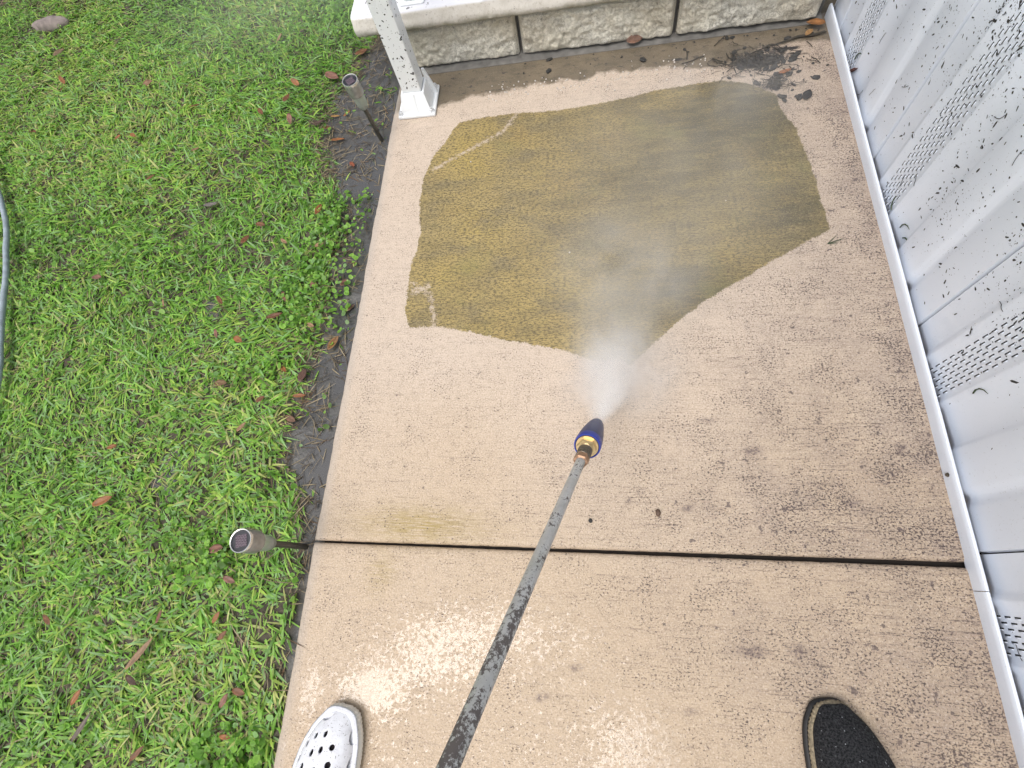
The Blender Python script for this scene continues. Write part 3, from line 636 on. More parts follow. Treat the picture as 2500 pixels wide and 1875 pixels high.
# bottom track: face, rolled lip; two lengths butted at y = 0.03
def track(y0, y1):
    pr = [(0.6250, -0.004), (0.6180, -0.004), (0.6176, 0.0), (0.6172, 0.020), (0.6176, 0.0255), (0.6190, 0.0285), (0.6222, 0.0292), (0.6240, 0.0280), (0.6246, 0.025), (0.6250, 0.012)]
    nseg = max(2, int((y1 - y0) / 0.05)); ys = np.linspace(y0, y1, nseg); V = []
    for y in ys:
        wv = (float(fbm(y * 3, 2.0, 1.0)) - 0.5) * 0.002
        rise = 0.006 * float(sstep(0.85, 1.44, y))
        for x, z in pr: V.append((x + wv, y, z + (rise if z > 0.01 else 0)))
    n = len(pr); F = [(i * n + k, i * n + (k + 1) % n, (i + 1) * n + (k + 1) % n, (i + 1) * n + k) for i in range(nseg - 1) for k in range(n)]
    me = bpy.data.meshes.new('bottom_track'); me.from_pydata(V, [], F + [tuple(range(n)), tuple((nseg - 1) * n + k for k in reversed(range(n)))])
    o = link('bottom_track', me, M_vinyl)
    for p_ in me.polygons: p_.use_smooth = True
    me.set_sharp_from_angle(angle=math.radians(40)); put(o, house)
track(0.006, 1.437); track(-1.65, 0.0048)
put(MB().lathe([(0.0042, 0), (0.0042, 0.0012), (0.0031, 0.0013), (0.0029, 0.0034), (0.002, 0.0038)], 6, Matrix.Translation((0.6173, 0.197, 0.0135)) @ Matrix.Rotation(-math.pi / 2, 4, 'Y')).build('screw', M_darksteel), house)
# lap siding of the house above the skirting
put(MB().box((0.605, -1.65, HT), (0.66, 1.46, HT + 0.03), 0.004).build('ledger_trim', M_vinyl), house)
for i in range(12):
    z = HT + 0.03 + i * 0.15
    b = MB().poly([(0.618, -1.65, z), (0.618, 1.46, z), (0.630, 1.46, z + 0.158), (0.630, -1.65, z + 0.158), (0.66, -1.65, z), (0.66, 1.46, z), (0.66, 1.46, z + 0.158), (0.66, -1.65, z + 0.158)], [(0, 1, 2, 3), (4, 7, 6, 5), (0, 4, 5, 1), (3, 2, 6, 7), (1, 5, 6, 2), (0, 3, 7, 4)])
    put(b.build('siding_board', M_vinyl), house)
put(MB().box((0.36, -1.85, HT + 1.86), (0.70, 1.46, HT + 2.0), 0.01).build('added_eave', M_vinyl), house)  # unseen overhang, added to cut sky light on the path's right side
# splashed mud on the skirting
NF = 9500
fy = -0.9 + 2.25 * rng.random(200000); fz = 0.035 + 0.60 * rng.random(200000) ** 1.1
fd = (0.03 + 0.97 * sstep(0.06, 0.34, fz)) * (0.10 + 0.90 * sstep(0.20, 0.95, fy)) * (0.12 + 0.88 * sstep(0.36, 0.60, fbm(fy * 5, fz * 4, 7.7)))
fk = rng.random(200000) < fd; fy, fz = fy[fk][:NF], fz[fk][:NF]; NF = len(fy); fx = wall_x(fy)
def wf(k): return np.array((fx[k] - 0.0007, fy[k], fz[k])), np.array((0, 0, 1)), np.array((0, 1, 0)), np.array((-1, 0, 0))
mfk = flecks(NF, wf, 'mud_flecks', M_mud, None, 0.00035, 0.0022, 3.0); put(mfk, house)
# hair-like strands and grass bits stuck to the vinyl
st = MB()
for k in range(20):
    y = -0.1 + 1.35 * rng.random(); z = 0.03 + 0.38 * rng.random(); a = rng.random() * 6.28; cv = (rng.random() - 0.5) * 2.6; pts = []
    for j in range(6):
        pts.append((float(wall_x(y)) - 0.0014, y, z)); a += cv / 6 + (rng.random() - 0.5) * 0.5
        y += math.cos(a) * 0.0045; z += math.sin(a) * 0.0055
    st.tube(pts, 0.0005, 4)
o = st.build('stuck_strands', M_mud); o['kind'] = 'stuff'; put(o, house)
gr = MB()
for (y, z, a) in ((0.765, 0.030, 0.2), (0.715, 0.036, 1.3), (0.32, 0.10, 0.9), (0.69, 0.034, 1.9), (1.21, 0.045, 1.2)):
    pts = [(float(wall_x(y)) - 0.003, y + math.cos(a + i * 0.25) * 0.009 * i, z + math.sin(a + i * 0.25) * 0.008 * i) for i in range(5)]
    gr.tube(pts, [0.0012, 0.0015, 0.0013, 0.001, 0.0004], 5)
t_ = NT('dark_wet_grass'); M_wetgrass = t_.set(Base_Color=(0.03, 0.055, 0.018), Roughness=0.5)
o = gr.build('stuck_grass', M_wetgrass); o['kind'] = 'stuff'; put(o, house)

# ================================================================== LAWN
def blades(n, xr, yr, dens, lmin, lmax, wmin, wmax, pal, flat=(0.2, 1.0), name='lawn', mat=None, zoff=0.0, levels=4, clump=0.0):
    keep = []
    tot = 0
    while tot < n:
        x = xr[0] + (xr[1] - xr[0]) * rng.random(n * 2); y = yr[0] + (yr[1] - yr[0]) * rng.random(n * 2)
        d = dens(x, y); m = rng.random(n * 2) < d; keep.append(np.stack([x[m], y[m]], 1)); tot += m.sum()
    P = np.concatenate(keep)[:n]; x, y = P[:, 0], P[:, 1]
    z = ground_z(x, y) + zoff
    ln = lmin + (lmax - lmin) * rng.random(n) ** 1.3; ln *= 0.75 + 0.5 * fbm(x * 3, y * 3, 4.4)
    wd = wmin + (wmax - wmin) * rng.random(n)
    az = rng.random(n) * 6.283
    if clump: az = az * (1 - clump) + clump * (fbm(x * 2.2, y * 2.2, 8.8) * 14)
    tilt = flat[0] + (flat[1] - flat[0]) * rng.random(n)         # angle from vertical at the root
    bend = 0.3 + 0.9 * rng.random(n)
    dx, dy = np.cos(az), np.sin(az); sx, sy = -dy, dx
    tw = (rng.random(n) - 0.5) * 1.4
    px, py, pz = x.copy(), y.copy(), z.copy()
    V = np.zeros((n, 2 * levels - 1, 3), np.float32)
    prof = {4: [0.75, 1.0, 0.75, 0.0], 3: [0.8, 1.0, 0.0]}[levels]
    for i in range(levels):
        a = tilt + bend * i / (levels - 1)
        if i:
            s = ln / (levels - 1)
            px = px + dx * np.sin(a) * s; py = py + dy * np.sin(a) * s; pz = pz + np.cos(a) * s
            pz = np.maximum(pz, z + 0.002)
        h = wd * prof[i] / 2; t = tw * i / levels
        ex, ey, ez = sx * np.cos(t), sy * np.cos(t), np.sin(t)
        if i < levels - 1:
            V[:, 2 * i] = np.stack([px - ex * h, py - ey * h, pz - ez * h], 1); V[:, 2 * i + 1] = np.stack([px + ex * h, py + ey * h, pz + ez * h], 1)
        else: V[:, 2 * i] = np.stack([px, py, pz], 1)
    nv = 2 * levels - 1; b = (np.arange(n) * nv)[:, None]
    Q = np.concatenate([b + np.array([[2 * i, 2 * i + 1, 2 * i + 3, 2 * i + 2]]) for i in range(levels - 2)])
    T = b + np.array([[2 * levels - 4, 2 * levels - 3, 2 * levels - 2]])
    pal = np.array(pal); pr = fbm(x * 2.5, y * 2.5, 1.1) * 0.5 + rng.random(n) * 0.75 - 0.12
    ci = np.clip((pr * len(pal)).astype(int), 0, len(pal) - 1); C = pal[ci] * (0.7 + 0.6 * rng.random(n))[:, None]
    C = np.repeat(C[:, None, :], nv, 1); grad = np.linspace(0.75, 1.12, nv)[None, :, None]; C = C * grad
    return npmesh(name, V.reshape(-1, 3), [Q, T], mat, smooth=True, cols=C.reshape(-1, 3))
def lawn_d(x, y):
    m = mud_at(x, y)
    d = 1 - sstep(0.25, 0.85, m) * 0.985
    edge = -0.597 - x
    bald = np.exp(-(((x + 2.35) / 0.38) ** 2 + ((y - 2.28) / 0.14) ** 2)) + 0.6 * np.exp(-(((x + 0.72) / 0.09) ** 2 + ((y + 0.13) / 0.06) ** 2)) + 0.5 * np.exp(-(((x + 0.95) / 0.07) ** 2 + ((y - 0.28) / 0.05) ** 2))
    d = d * (1 - 0.95 * np.clip(bald, 0, 1)) * (0.45 + 0.75 * sstep(0.28, 0.55, fbm(x * 5, y * 5, 2.5)))
    return np.where(edge > 0.002, d, 0)
GREEN = [(0.120, 0.245, 0.045), (0.190, 0.420, 0.060), (0.275, 0.560, 0.085), (0.360, 0.650, 0.115), (0.350, 0.590, 0.230), (0.480, 0.670, 0.130), (0.64, 0.66, 0.25)]
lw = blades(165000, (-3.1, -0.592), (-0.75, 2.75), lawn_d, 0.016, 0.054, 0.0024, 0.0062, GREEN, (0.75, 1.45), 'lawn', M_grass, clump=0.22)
tag(lw, 'short thick green grass growing across the lawn', 'grass', kind='stuff')
def outer_d(x, y):
    inner = (x > -3.05) & (x < -0.55) & (y > -0.72) & (y < 2.72); under = (x > -0.60) & (y < 2.62)
    return np.where(inner | under, 0.0, 1.0)
lo = blades(60000, (-6.5, 2.2), (-2.4, 6.0), outer_d, 0.03, 0.075, 0.006, 0.012, GREEN, (0.45, 1.3), 'lawn', M_grass, levels=3, clump=0.2)
tag(lo, 'thick green grass of the outer lawn beyond the path and porch', 'grass', kind='stuff')
DEAD = [(0.12, 0.09, 0.055), (0.20, 0.16, 0.10), (0.32, 0.26, 0.16), (0.075, 0.055, 0.04), (0.15, 0.09, 0.05)]
def dead_d(x, y):
    m = mud_at(x, y); return np.where(x < -0.597, 0.16 + 0.84 * np.exp(-((m - 0.6) / 0.3) ** 2) + np.exp(-(((x + 2.35) / 0.4) ** 2 + ((y - 2.28) / 0.16) ** 2)), 0)
dg = blades(26000, (-3.0, -0.60), (-0.7, 2.7), dead_d, 0.02, 0.065, 0.0009, 0.0024, DEAD, (1.15, 1.5), 'dead_grass', M_dead, 0.004, 3)
tag(dg, 'dry straw-coloured thatch and cut stems lying between the grass and on the mud', 'dead grass', kind='stuff')
# round-leaved weeds
NW = 9000
x = -3.0 + 2.39 * rng.random(260000); y = -0.7 + 3.3 * rng.random(260000)
pr = (0.10 + 0.90 * sstep(-1.10, -0.78, x)) * sstep(0.44, 0.58, fbm(x * 4.5, y * 4.5, 6.6)) * (1 - 0.6 * sstep(0.75, 0.98, mud_at(x, y)))
kp = (rng.random(260000) < pr * 0.4) & (x < -0.605); x, y = x[kp][:NW], y[kp][:NW]; NW = len(x)
z = ground_z(x, y) + 0.006 + 0.022 * rng.random(NW); r = 0.003 + 0.0045 * rng.random(NW) ** 1.8
cc = np.array(GREEN)[(0 + rng.random(NW) * 4.5).astype(int)] * (0.75 + 0.5 * rng.random(NW))[:, None]
tx, ty = (rng.random((2, NW)) - 0.5) * 1.1; hx = 0.75 + 0.5 * rng.random(NW); K = 7
V = np.zeros((NW, K + 1, 3)); C = np.repeat(cc[:, None, :], K + 1, 1); C[:, K] *= 0.75
for j in range(K):
    a = 2 * math.pi * j / K; rr = r * (0.85 + 0.25 * rng.random(NW)); px, py = rr * hx * math.cos(a), rr * math.sin(a)
    V[:, j] = np.stack([x + px, y + py, z + px * tx + py * ty + 0.0012], 1)
V[:, K] = np.stack([x, y, z], 1)
F = np.concatenate([np.arange(NW)[:, None] * (K + 1) + np.array([[j, (j + 1) % K, K]]) for j in range(K)])
V = V.reshape(-1, 3); C = C.reshape(-1, 3)
wd_ = npmesh('clover', np.array(V), np.array(F), M_grass, smooth=True, cols=np.array(C)); tag(wd_, 'small round-leaved weeds growing in the thin grass by the path', 'weeds', kind='stuff')

# ---- fallen leaves
def leaf_mesh(L, Wd, curl, c, seed):
    r = np.random.default_rng(seed); nl, nw = 7, 5; V = []; C = []
    for i in range(nl):
        t = i / (nl - 1); w_ = Wd * math.sin(math.pi * min(1, 0.06 + t * 0.94)) ** 0.75 * (1.0 - 0.15 * t)
        for j in range(nw):
            s = (j / (nw - 1) - 0.5) * 2
            V.append(((t - 0.5) * L, s * w_ / 2, curl * (abs(s) ** 1.6) * w_ * 0.5 + 0.12 * L * curl * (2 * t - 1) ** 2 + (r.random() - 0.5) * 0.0012))
            C.append(np.array(c) * (0.75 + 0.4 * r.random()) * (0.8 if abs(s) < 0.1 else 1))
    idx = np.arange(nl * nw).reshape(nl, nw)
    F = np.stack([idx[:-1, :-1], idx[:-1, 1:], idx[1:, 1:], idx[1:, :-1]], -1).reshape(-1, 4)
    return np.array(V), F, np.array(C)
RUST, ORA, TAN, DRK, PINK = (0.21, 0.085, 0.035), (0.34, 0.135, 0.045), (0.36, 0.22, 0.12), (0.085, 0.045, 0.03), (0.27, 0.13, 0.09)
def leaf(x, y, L, Wd, rz, c, curl, seed, label, group=None, z=None, tilt=(0.0, 0.0), lift=0.022):
    V, F, C = leaf_mesh(L, Wd, curl, c, seed)
    o = npmesh('fallen_leaf', V, F, M_leaf, smooth=True, cols=C)
    md = o.modifiers.new('thickness', 'SOLIDIFY'); md.thickness = 0.0005
    o.location = (x, y, (float(ground_z(np.array(x), np.array(y))) + lift) if z is None else z); o.rotation_euler = (tilt[0], tilt[1], rz)
    tag(o, label, 'leaf', group); return o

SH = 'small dry brown leaf lying half sunk among the grass blades'
GRP = 'dry leaves scattered in the grass'
LV = [  # x, y, length, width, heading, colour, curl, label
 (-0.827, 1.453, 0.062, 0.036, -0.4, PINK, 0.25, 'broad pinkish brown leaf beside the head of the solar light near the post'),
 (-0.744, 1.552, 0.050, 0.030, 0.5, RUST, 0.2, 'reddish leaf on the mud behind the bolted post'),
 (-0.956, 1.355, 0.046, 0.022, 1.3, RUST, 0.3, None),
 (-0.755, 1.176, 0.050, 0.019, 0.12, ORA, 0.35, 'bright orange boat-shaped leaf left of the solar light stake by the post'),
 (-0.750, 1.290, 0.034, 0.015, 0.6, ORA, 0.3, 'narrow orange leaf between the two halves of the muddy grass near the post light'),
 (-0.790, 1.287, 0.036, 0.014, 0.1, (0.40, 0.23, 0.07), 0.3, 'yellowish orange leaf lying left of the narrow orange leaf'),
 (-0.834, 1.256, 0.045, 0.016, 0.5, DRK, 0.4, 'dark curled leaf at the grass edge left of the post light'),
 (-0.696, 1.081, 0.030, 0.017, -0.9, (0.30, 0.09, 0.045), 0.3, 'red leaf in the puddle beside the path edge'),
 (-0.797, 1.226, 0.036, 0.016, 0.0, RUST, 0.3, None),
 (-0.752, 0.902, 0.048, 0.022, 1.45, ORA, 0.75, 'tan folded leaf standing in the grass across from the algae patch'),
 (-0.719, 0.777, 0.034, 0.018, 0.15, TAN, 0.3, None), (-0.833, 0.802, 0.036, 0.014, -0.6, TAN, 0.35, None),
 (-0.961, 0.822, 0.042, 0.020, 1.2, RUST, 0.3, None), (-0.922, 0.867, 0.036, 0.018, -0.2, RUST, 0.3, None),
 (-0.804, 0.572, 0.050, 0.017, 0.35, (0.17, 0.06, 0.02), 0.5, 'glossy dark rust leaf lying clear of the grass left of the washed edge'),
 (-0.702, 0.544, 0.030, 0.016, -0.4, TAN, 0.25, None), 
 (-0.640, 0.500, 0.052, 0.024, 1.15, (0.32, 0.17, 0.07), 0.8, 'large folded tan leaf on the mud close to the path edge'),
 (-0.714, 0.661, 0.026, 0.017, 1.2, PINK, 0.3, None), (-0.640, 0.672, 0.032, 0.022, 0.9, PINK, 0.4, 'pinkish brown leaf among round weeds right at the path edge'),
 (-0.618, 0.603, 0.036, 0.016, 0.7, (0.25, 0.14, 0.10), 0.4, 'pale brown leaf leaning against the side of the path'),
 (-0.793, 0.628, 0.040, 0.014, -1.1, PINK, 0.4, None), (-0.890, 0.507, 0.036, 0.022, -0.5, ORA, 0.4, None), (-0.968, 0.530, 0.036, 0.014, -1.1, PINK, 0.3, None),
 (-0.751, 0.427, 0.034, 0.015, -0.7, ORA, 0.3, None), (-0.699, 0.412, 0.044, 0.024, 1.4, (0.15, 0.075, 0.055), 0.3, 'dull brown leaf flat on the wet mud near the round weeds'),
 (-0.698, 0.361, 0.040, 0.014, 0.1, (0.33, 0.13, 0.05), 0.4, 'orange-brown strip of leaf at the edge of the wet mud'),
 (-0.912, 0.392, 0.044, 0.024, 0.0, (0.22, 0.13, 0.06), 0.35, None), (-0.790, 0.349, 0.028, 0.016, 0.8, RUST, 0.3, None), (-0.986, 0.629, 0.040, 0.015, -0.9, RUST, 0.3, None),
 (-0.812, 0.008, 0.042, 0.026, 0.2, PINK, 0.3, 'pinkish leaf left of the leaning solar light head by the joint'), (-0.764, -0.052, 0.036, 0.018, -0.3, PINK, 0.3, 'brown leaf in the grass just below the solar light by the joint'),
 (-0.707, 0.303, 0.042, 0.020, -0.4, (0.22, 0.12, 0.08), 0.2, None), (-0.82, 0.279, 0.034, 0.016, 0.9, TAN, 0.3, None),
 (-1.126, 0.099, 0.058, 0.026, 0.45, ORA, 0.45, 'large orange leaf lying on the open lawn, left of the solar light by the joint'),
 (-0.921, -0.198, 0.085, 0.018, 1.05, TAN, 0.4, 'long narrow tan leaf in the grass towards the white clog'),
 (-0.924, -0.247, 0.042, 0.020, -0.4, DRK, 0.5, 'dark brown curled leaf just below the long tan leaf'),
 (-1.008, -0.335, 0.070, 0.018, 1.1, (0.20, 0.16, 0.13), 0.3, 'grey-brown long leaf in the grass at the lower left'),
 (-0.868, -0.364, 0.040, 0.014, 0.9, RUST, 0.3, None), (-0.775, -0.123, 0.030, 0.014, 1.2, ORA, 0.3, None), (-0.745, -0.154, 0.032, 0.014, 0.8, RUST, 0.3, None),
 (-0.683, -0.248, 0.034, 0.018, -0.2, RUST, 0.3, None), (-0.711, -0.264, 0.036, 0.016, 1.1, PINK, 0.3, None), (-0.691, -0.322, 0.030, 0.012, 0.0, ORA, 0.3, None),
 (-2.02, 1.765, 0.060, 0.040, 1.2, (0.24, 0.16, 0.09), 0.3, None), (-1.938, 1.606, 0.058, 0.022, -0.8, ORA, 0.3, None), (-1.526, 1.514, 0.046, 0.036, 0.3, (0.27, 0.15, 0.08), 0.4, 'upright brown leaf alone in the middle of the upper lawn'),
 (-1.487, 1.264, 0.036, 0.018, -0.6, ORA, 0.3, None), (-1.36, 1.082, 0.036, 0.016, 0.7, RUST, 0.3, None), (-1.027, 1.299, 0.040, 0.020, -0.9, RUST, 0.3, None), (-1.11, 0.955, 0.055, 0.022, 0.1, (0.20, 0.18, 0.16), 0.2, 'grey curled bark-like leaf in the grass, level with the algae patch'),
]
MARKS = [('the garden hose', -1.72, 0.75), ('the flat stone', -2.16, 1.965), ('the solar light by the post', -0.62, 1.17), ('the solar light by the joint', -0.62, 0.02), ('the white clog', -0.47, -0.33), ('the bolted post', -0.51, 1.28),
  ('the large orange leaf', -1.126, 0.099), ('the long narrow tan leaf', -0.921, -0.198), ('the upright brown leaf', -1.526, 1.514), ('the grey bark-like leaf', -1.11, 0.955), ('the glossy dark rust leaf', -0.804, 0.572), ('the large folded tan leaf', -0.64, 0.50), ('the grey-brown long leaf', -1.008, -0.335)]
SEEN = set()
def leaf_label(x, y, L_, c):
    cn = {RUST: 'rust-brown', ORA: 'orange', TAN: 'tan', PINK: 'pinkish', DRK: 'dark'}.get(c, 'brown'); sz = 'tiny' if L_ < 0.027 else 'small' if L_ < 0.038 else 'mid-sized'
    for nm, mx, my in sorted(MARKS, key=lambda m: (m[1] - x) ** 2 + (m[2] - y) ** 2):
        dx, dy = x - mx, y - my; d = math.hypot(dx, dy)
        side = ('left of' if dx < 0 else 'right of') if abs(dx) > abs(dy) else ('above' if dy > 0 else 'below')
        far_ = 'close' if d < 0.12 else 'a hand span' if d < 0.25 else 'two hand spans' if d < 0.45 else 'an arm length' if d < 0.8 else 'a long way'
        lab = f'{sz} {cn} dry leaf {far_} {side} {nm}'
        if lab not in SEEN: SEEN.add(lab); return lab
    return SH
for i, (x, y, L_, W_, rz, c, cu, lab) in enumerate(LV):
    mudv = float(mud_at(np.array(x), np.array(y)))
    leaf(x, y, L_ * 0.84, W_ * 0.80, rz, c, cu, 100 + i, lab or leaf_label(x, y, L_, c), None if lab else GRP, tilt=((rng.random() - 0.5) * 0.5, (rng.random() - 0.5) * 0.4), lift=0.022 - 0.012 * mudv)
for i in range(18):
    for _ in range(50):
        x, y = -2.1 + 1.45 * rng.random(), -0.30 + 2.0 * rng.random()
        if x > -1.15 - 0.62 * max(0, y + 0.3) and x < -0.66 - 0.2 * rng.random(): break
    L_ = 0.02 + 0.02 * rng.random()
    leaf(x, y, L_, L_ * (0.35 + 0.3 * rng.random()), rng.random() * 6, [RUST, ORA, TAN, PINK, DRK][i % 5], 0.35, 300 + i, leaf_label(x, y, L_, [RUST, ORA, TAN, PINK, DRK][i % 5]), GRP, tilt=((rng.random() - 0.5) * 0.9, (rng.random() - 0.5) * 0.8), lift=0.02)
# leaves on the path and against the wall
leaf(0.492, 1.245, 0.036, 0.013, 0.35, (0.40, 0.16, 0.07), 0.3, 901, 'orange leaf lying flat on the path beside the dark root clump', z=0.0045)
leaf(0.585, 1.400, 0.046, 0.026, 2.9, (0.38, 0.17, 0.06), 0.4, 902, 'orange-tan leaf tucked into the corner between blocks and skirting', z=0.012)
leaf(0.567, 1.372, 0.030, 0.016, 0.8, (0.42, 0.24, 0.10), 0.6, 903, 'small curled yellow-brown leaf in front of the corner leaf', z=0.008)
leaf(0.533, 1.157, 0.036, 0.024, 1.1, (0.022, 0.02, 0.022), 0.2, 904, 'black rotten leaf stuck flat to the washed path', z=0.0035)
leaf(0.117, 1.418, 0.045, 0.024, 0.1, (0.24, 0.13, 0.09), 0.5, 905, 'brown leaf resting against the foot of the middle block', z=0.016, tilt=(0.6, 0))
leaf(0.629, 1.185, 0.040, 0.016, 1.4, (0.16, 0.05, 0.035), 0.4, 906, 'reddish leaf caught behind the bottom track of the skirting', z=0.032, tilt=(0.0, 0.9))

# ---- stepping stone sunk in the upper lawn
def rock(name, loc, s, mat, seed, sub=3):
    bm = bmesh.new(); bmesh.ops.create_icosphere(bm, subdivisions=sub, radius=1)
    V = np.array([v.co[:] for v in bm.verts]); d = 0.75 + 0.5 * fbm(V[:, 0] * 1.6 + seed, V[:, 1] * 1.6, V[:, 2] * 1.6 + seed)
    for v, k in zip(bm.verts, d): v.co = Vector((v.co.x * s[0], v.co.y * s[1], v.co.z * s[2])) * float(k)
    me = bpy.data.meshes.new(name); bm.to_mesh(me); bm.free()
    for p_ in me.polygons: p_.use_smooth = True
    o = link(name, me, mat); o.location = loc; return o
r_ = rock('flat_stone', (-2.16, 1.965, -0.006), (0.085, 0.032, 0.026), M_stone, 4.4); tag(r_, 'flat pinkish grey stone showing through the far lawn', 'stone')

# ---- garden hose at the left
hp = [(-2.45, 1.62), (-2.20, 1.34), (-2.057, 1.152), (-1.992, 1.066), (-1.927, 0.965), (-1.834, 0.78), (-1.776, 0.645), (-1.72, 0.52), (-1.675, 0.417), (-1.66, 0.30), (-1.68, 0.15), (-1.76, -0.05)]
hp = [(x * 0.935 - 0.010, y * 0.935) for x, y in hp]
pts = []
for i in range(len(hp) - 1):
    for k in range(5):
        t_ = k / 5; p0, p1, p2, p3 = [np.array(hp[max(0, min(len(hp) - 1, i + j))]) for j in (-1, 0, 1, 2)]
        q = 0.5 * ((2 * p1) + (-p0 + p2) * t_ + (2 * p0 - 5 * p1 + 4 * p2 - p3) * t_**2 + (-p0 + 3 * p1 - 3 * p2 + p3) * t_**3)
        pts.append((q[0], q[1], float(ground_z(q[0:1], q[1:2])[0]) * 0.3 + 0.020))
ho = MB().tube(pts, 0.0076, 12).build('garden_hose', M_hose, None, 60); tag(ho, 'grey-blue garden hose lying in the grass along the left edge', 'hose')

# ---- debris raked up by the jet in the corner
V = MB()
for k in range(260):
    cx, cy = (0.425, 1.298) if k < 190 else (0.462, 1.205); r = 0.05 if k < 190 else 0.022
    x, y = cx + rng.normal() * r, cy + rng.normal() * r * 0.45; z = 0.003 + abs(rng.normal()) * 0.008 * max(0.2, 1 - abs(x - cx) / 0.09)
    a = rng.random() * 6.28; pts = []
    cv = (rng.random() - 0.5) * 3
    for j in range(5):
        pts.append((x, y, max(0.0016, z))); a += cv / 5 + (rng.random() - 0.5) * 0.6; st_ = 0.004 + 0.006 * rng.random()
        x += math.cos(a) * st_; y += math.sin(a) * st_ * 0.8; z += (rng.random() - 0.55) * 0.005
    V.tube(pts, 0.0005 + 0.0011 * rng.random() ** 2, 4)
o = V.build('root_clump', M_root); tag(o, 'matted dark roots and mud clump in the far corner of the path', 'debris', kind='stuff')
V = MB()
for k in range(130):
    u = rng.random()
    if k < 60: x, y = 0.43 + rng.normal() * 0.06, 1.30 + rng.normal() * 0.022
    elif k < 100: x, y = 0.50 + rng.normal() * 0.035, 1.24 + rng.normal() * 0.05
    else: x, y = -0.2 + rng.random() * 0.8, 1.385 + rng.normal() * 0.03
    s_ = 0.002 + 0.007 * rng.random() ** 2.5
    M_ = Matrix.Translation((x, min(y, 1.40), 0.001 + s_ * 0.15)) @ Matrix.Rotation(rng.random() * 6, 4, 'Z') @ Matrix.Diagonal((s_ * 1.5, s_, s_ * 0.45, 1))
    r = bmesh.ops.create_icosphere(V.bm, subdivisions=1, radius=1)
    for v in r['verts']: v.co *= 0.7 + 0.6 * rng.random()
    bmesh.ops.transform(V.bm, matrix=M_, verts=r['verts'])
o = V.build('mud_crumbs', M_mud, None, 60); tag(o, 'black crumbs of mud washed into the far corner', 'debris', kind='stuff')
V = MB()
for k in range(150):
    x = -0.30 + 0.62 * rng.random(); y = 1.295 + rng.normal() * 0.022 + 0.03 * x
    if k > 143: x, y = -0.55 + 1.1 * rng.random(), 0.6 + 0.75 * rng.random()
    s_ = 0.0009 + 0.0016 * rng.random()
    r = bmesh.ops.create_icosphere(V.bm, subdivisions=1, radius=s_)
    for v in r['verts']: v.co *= 0.8 + 0.4 * rng.random()
    bmesh.ops.transform(V.bm, matrix=Matrix.Translation((x, y, s_ * 0.6)), verts=r['verts'])
o = V.build('grit', M_pebble); tag(o, 'pale grains of grit left along the silt line', 'grit', kind='stuff')
tw = [((0.24, 1.318, 0.003), (0.262, 1.322, 0.004), (0.285, 1.334, 0.003), (0.30, 1.338, 0.003)), ((0.255, 1.332, 0.004), (0.256, 1.345, 0.006), (0.2555, 1.358, 0.009)), ((0.33, 1.372, 0.004), (0.345, 1.386, 0.007), (0.358, 1.396, 0.011))]
for k, pts in enumerate(tw):
    o = MB().tube(pts, 0.0014, 6).build('twig', M_root)
    tag(o, ('pale bent twig lying across the silt in front of the blocks', 'short twig standing up from the silt line', 'thin twig leaning in the silt near the root clump')[k], 'twig')
o = MB().tube([(0.40, 1.318, 0.004), (0.45, 1.338, 0.005), (0.50, 1.352, 0.006), (0.54, 1.368, 0.005), (0.575, 1.366, 0.006), (0.61, 1.372, 0.006)], [0.0012, 0.0018, 0.002, 0.003, 0.0034, 0.002], 6).build('root', M_root); tag(o, 'long thin root running along the corner silt to the skirting', 'root')
gs_ = MB()
for a, l in ((0.25, 0.034), (0.75, 0.026), (-0.1, 0.02)):
    pts = [(0.508 + math.cos(a) * l * i / 4, 0.708 + math.sin(a) * l * i / 4, 0.0015 + 0.0015 * i) for i in range(5)]; gs_.tube(pts, [0.0009, 0.0011, 0.001, 0.0008, 0.0003], 5)
o = gs_.build('grass_sprig', M_wetgrass); tag(o, 'small green grass sprig lying on the path at the right tip of the algae', 'grass sprig')
o = rock('acorn_cap', (0.115, 0.115, 0.004), (0.0052, 0.0075, 0.0045), plain('seed_brown', (0.10, 0.06, 0.04), 0.6), 1.3, 2); tag(o, 'small brown seed on the path near the purple-black stain', 'seed')
o = rock('seed', (-0.013, 0.096, 0.0025), (0.0042, 0.0046, 0.0034), M_mud, 2.3, 2); tag(o, 'tiny black seed on the path right of the lance', 'seed')

# ================================================================== SOLAR LIGHTS
def solar(loc, lean, label, rot):
    r = empty('solar_light', loc); r.rotation_euler = lean; tag(r, label, 'garden light', 'solar stake lights along the path')
    MB().lathe([(0.0045, -0.12), (0.0062, -0.02), (0.0062, 0.118)], 16).build('stake', M_stake, r, 40)
    MB().lathe([(0.0105, 0.106), (0.0125, 0.108), (0.0150, 0.122), (0.0165, 0.150), (0.0165, 0.156)], 24).build('lens', M_lens, r, 40)
    cap = MB().lathe([(0.0175, 0.152), (0.0202, 0.153), (0.0206, 0.156), (0.0206, 0.190), (0.0200, 0.1915)], 32, cap1=False).build('cap', M_steel, r, 40)
    MB().lathe([(0.0207, 0.188), (0.0209, 0.1925), (0.0202, 0.1942), (0.0188, 0.1938), (0.0186, 0.190)], 32, cap0=False, cap1=False).build('rim', M_ring, cap, 40)
    bk = MB().lathe([(0.0189, 0.186), (0.0189, 0.1908)], 32).build('solar_panel', M_black, cap, 40)
    MB().box((-0.0105, -0.0105, 0.1906), (0.0105, 0.0105, 0.1916), M=Matrix.Rotation(rot, 4, 'Z')).build('solar_cell', M_solar, bk)
    return r
solar((-0.617, 0.022, -0.005), (0.0, 0.0, 0), 'steel solar stake light at the path joint, its dark cell facing up', 0.25)
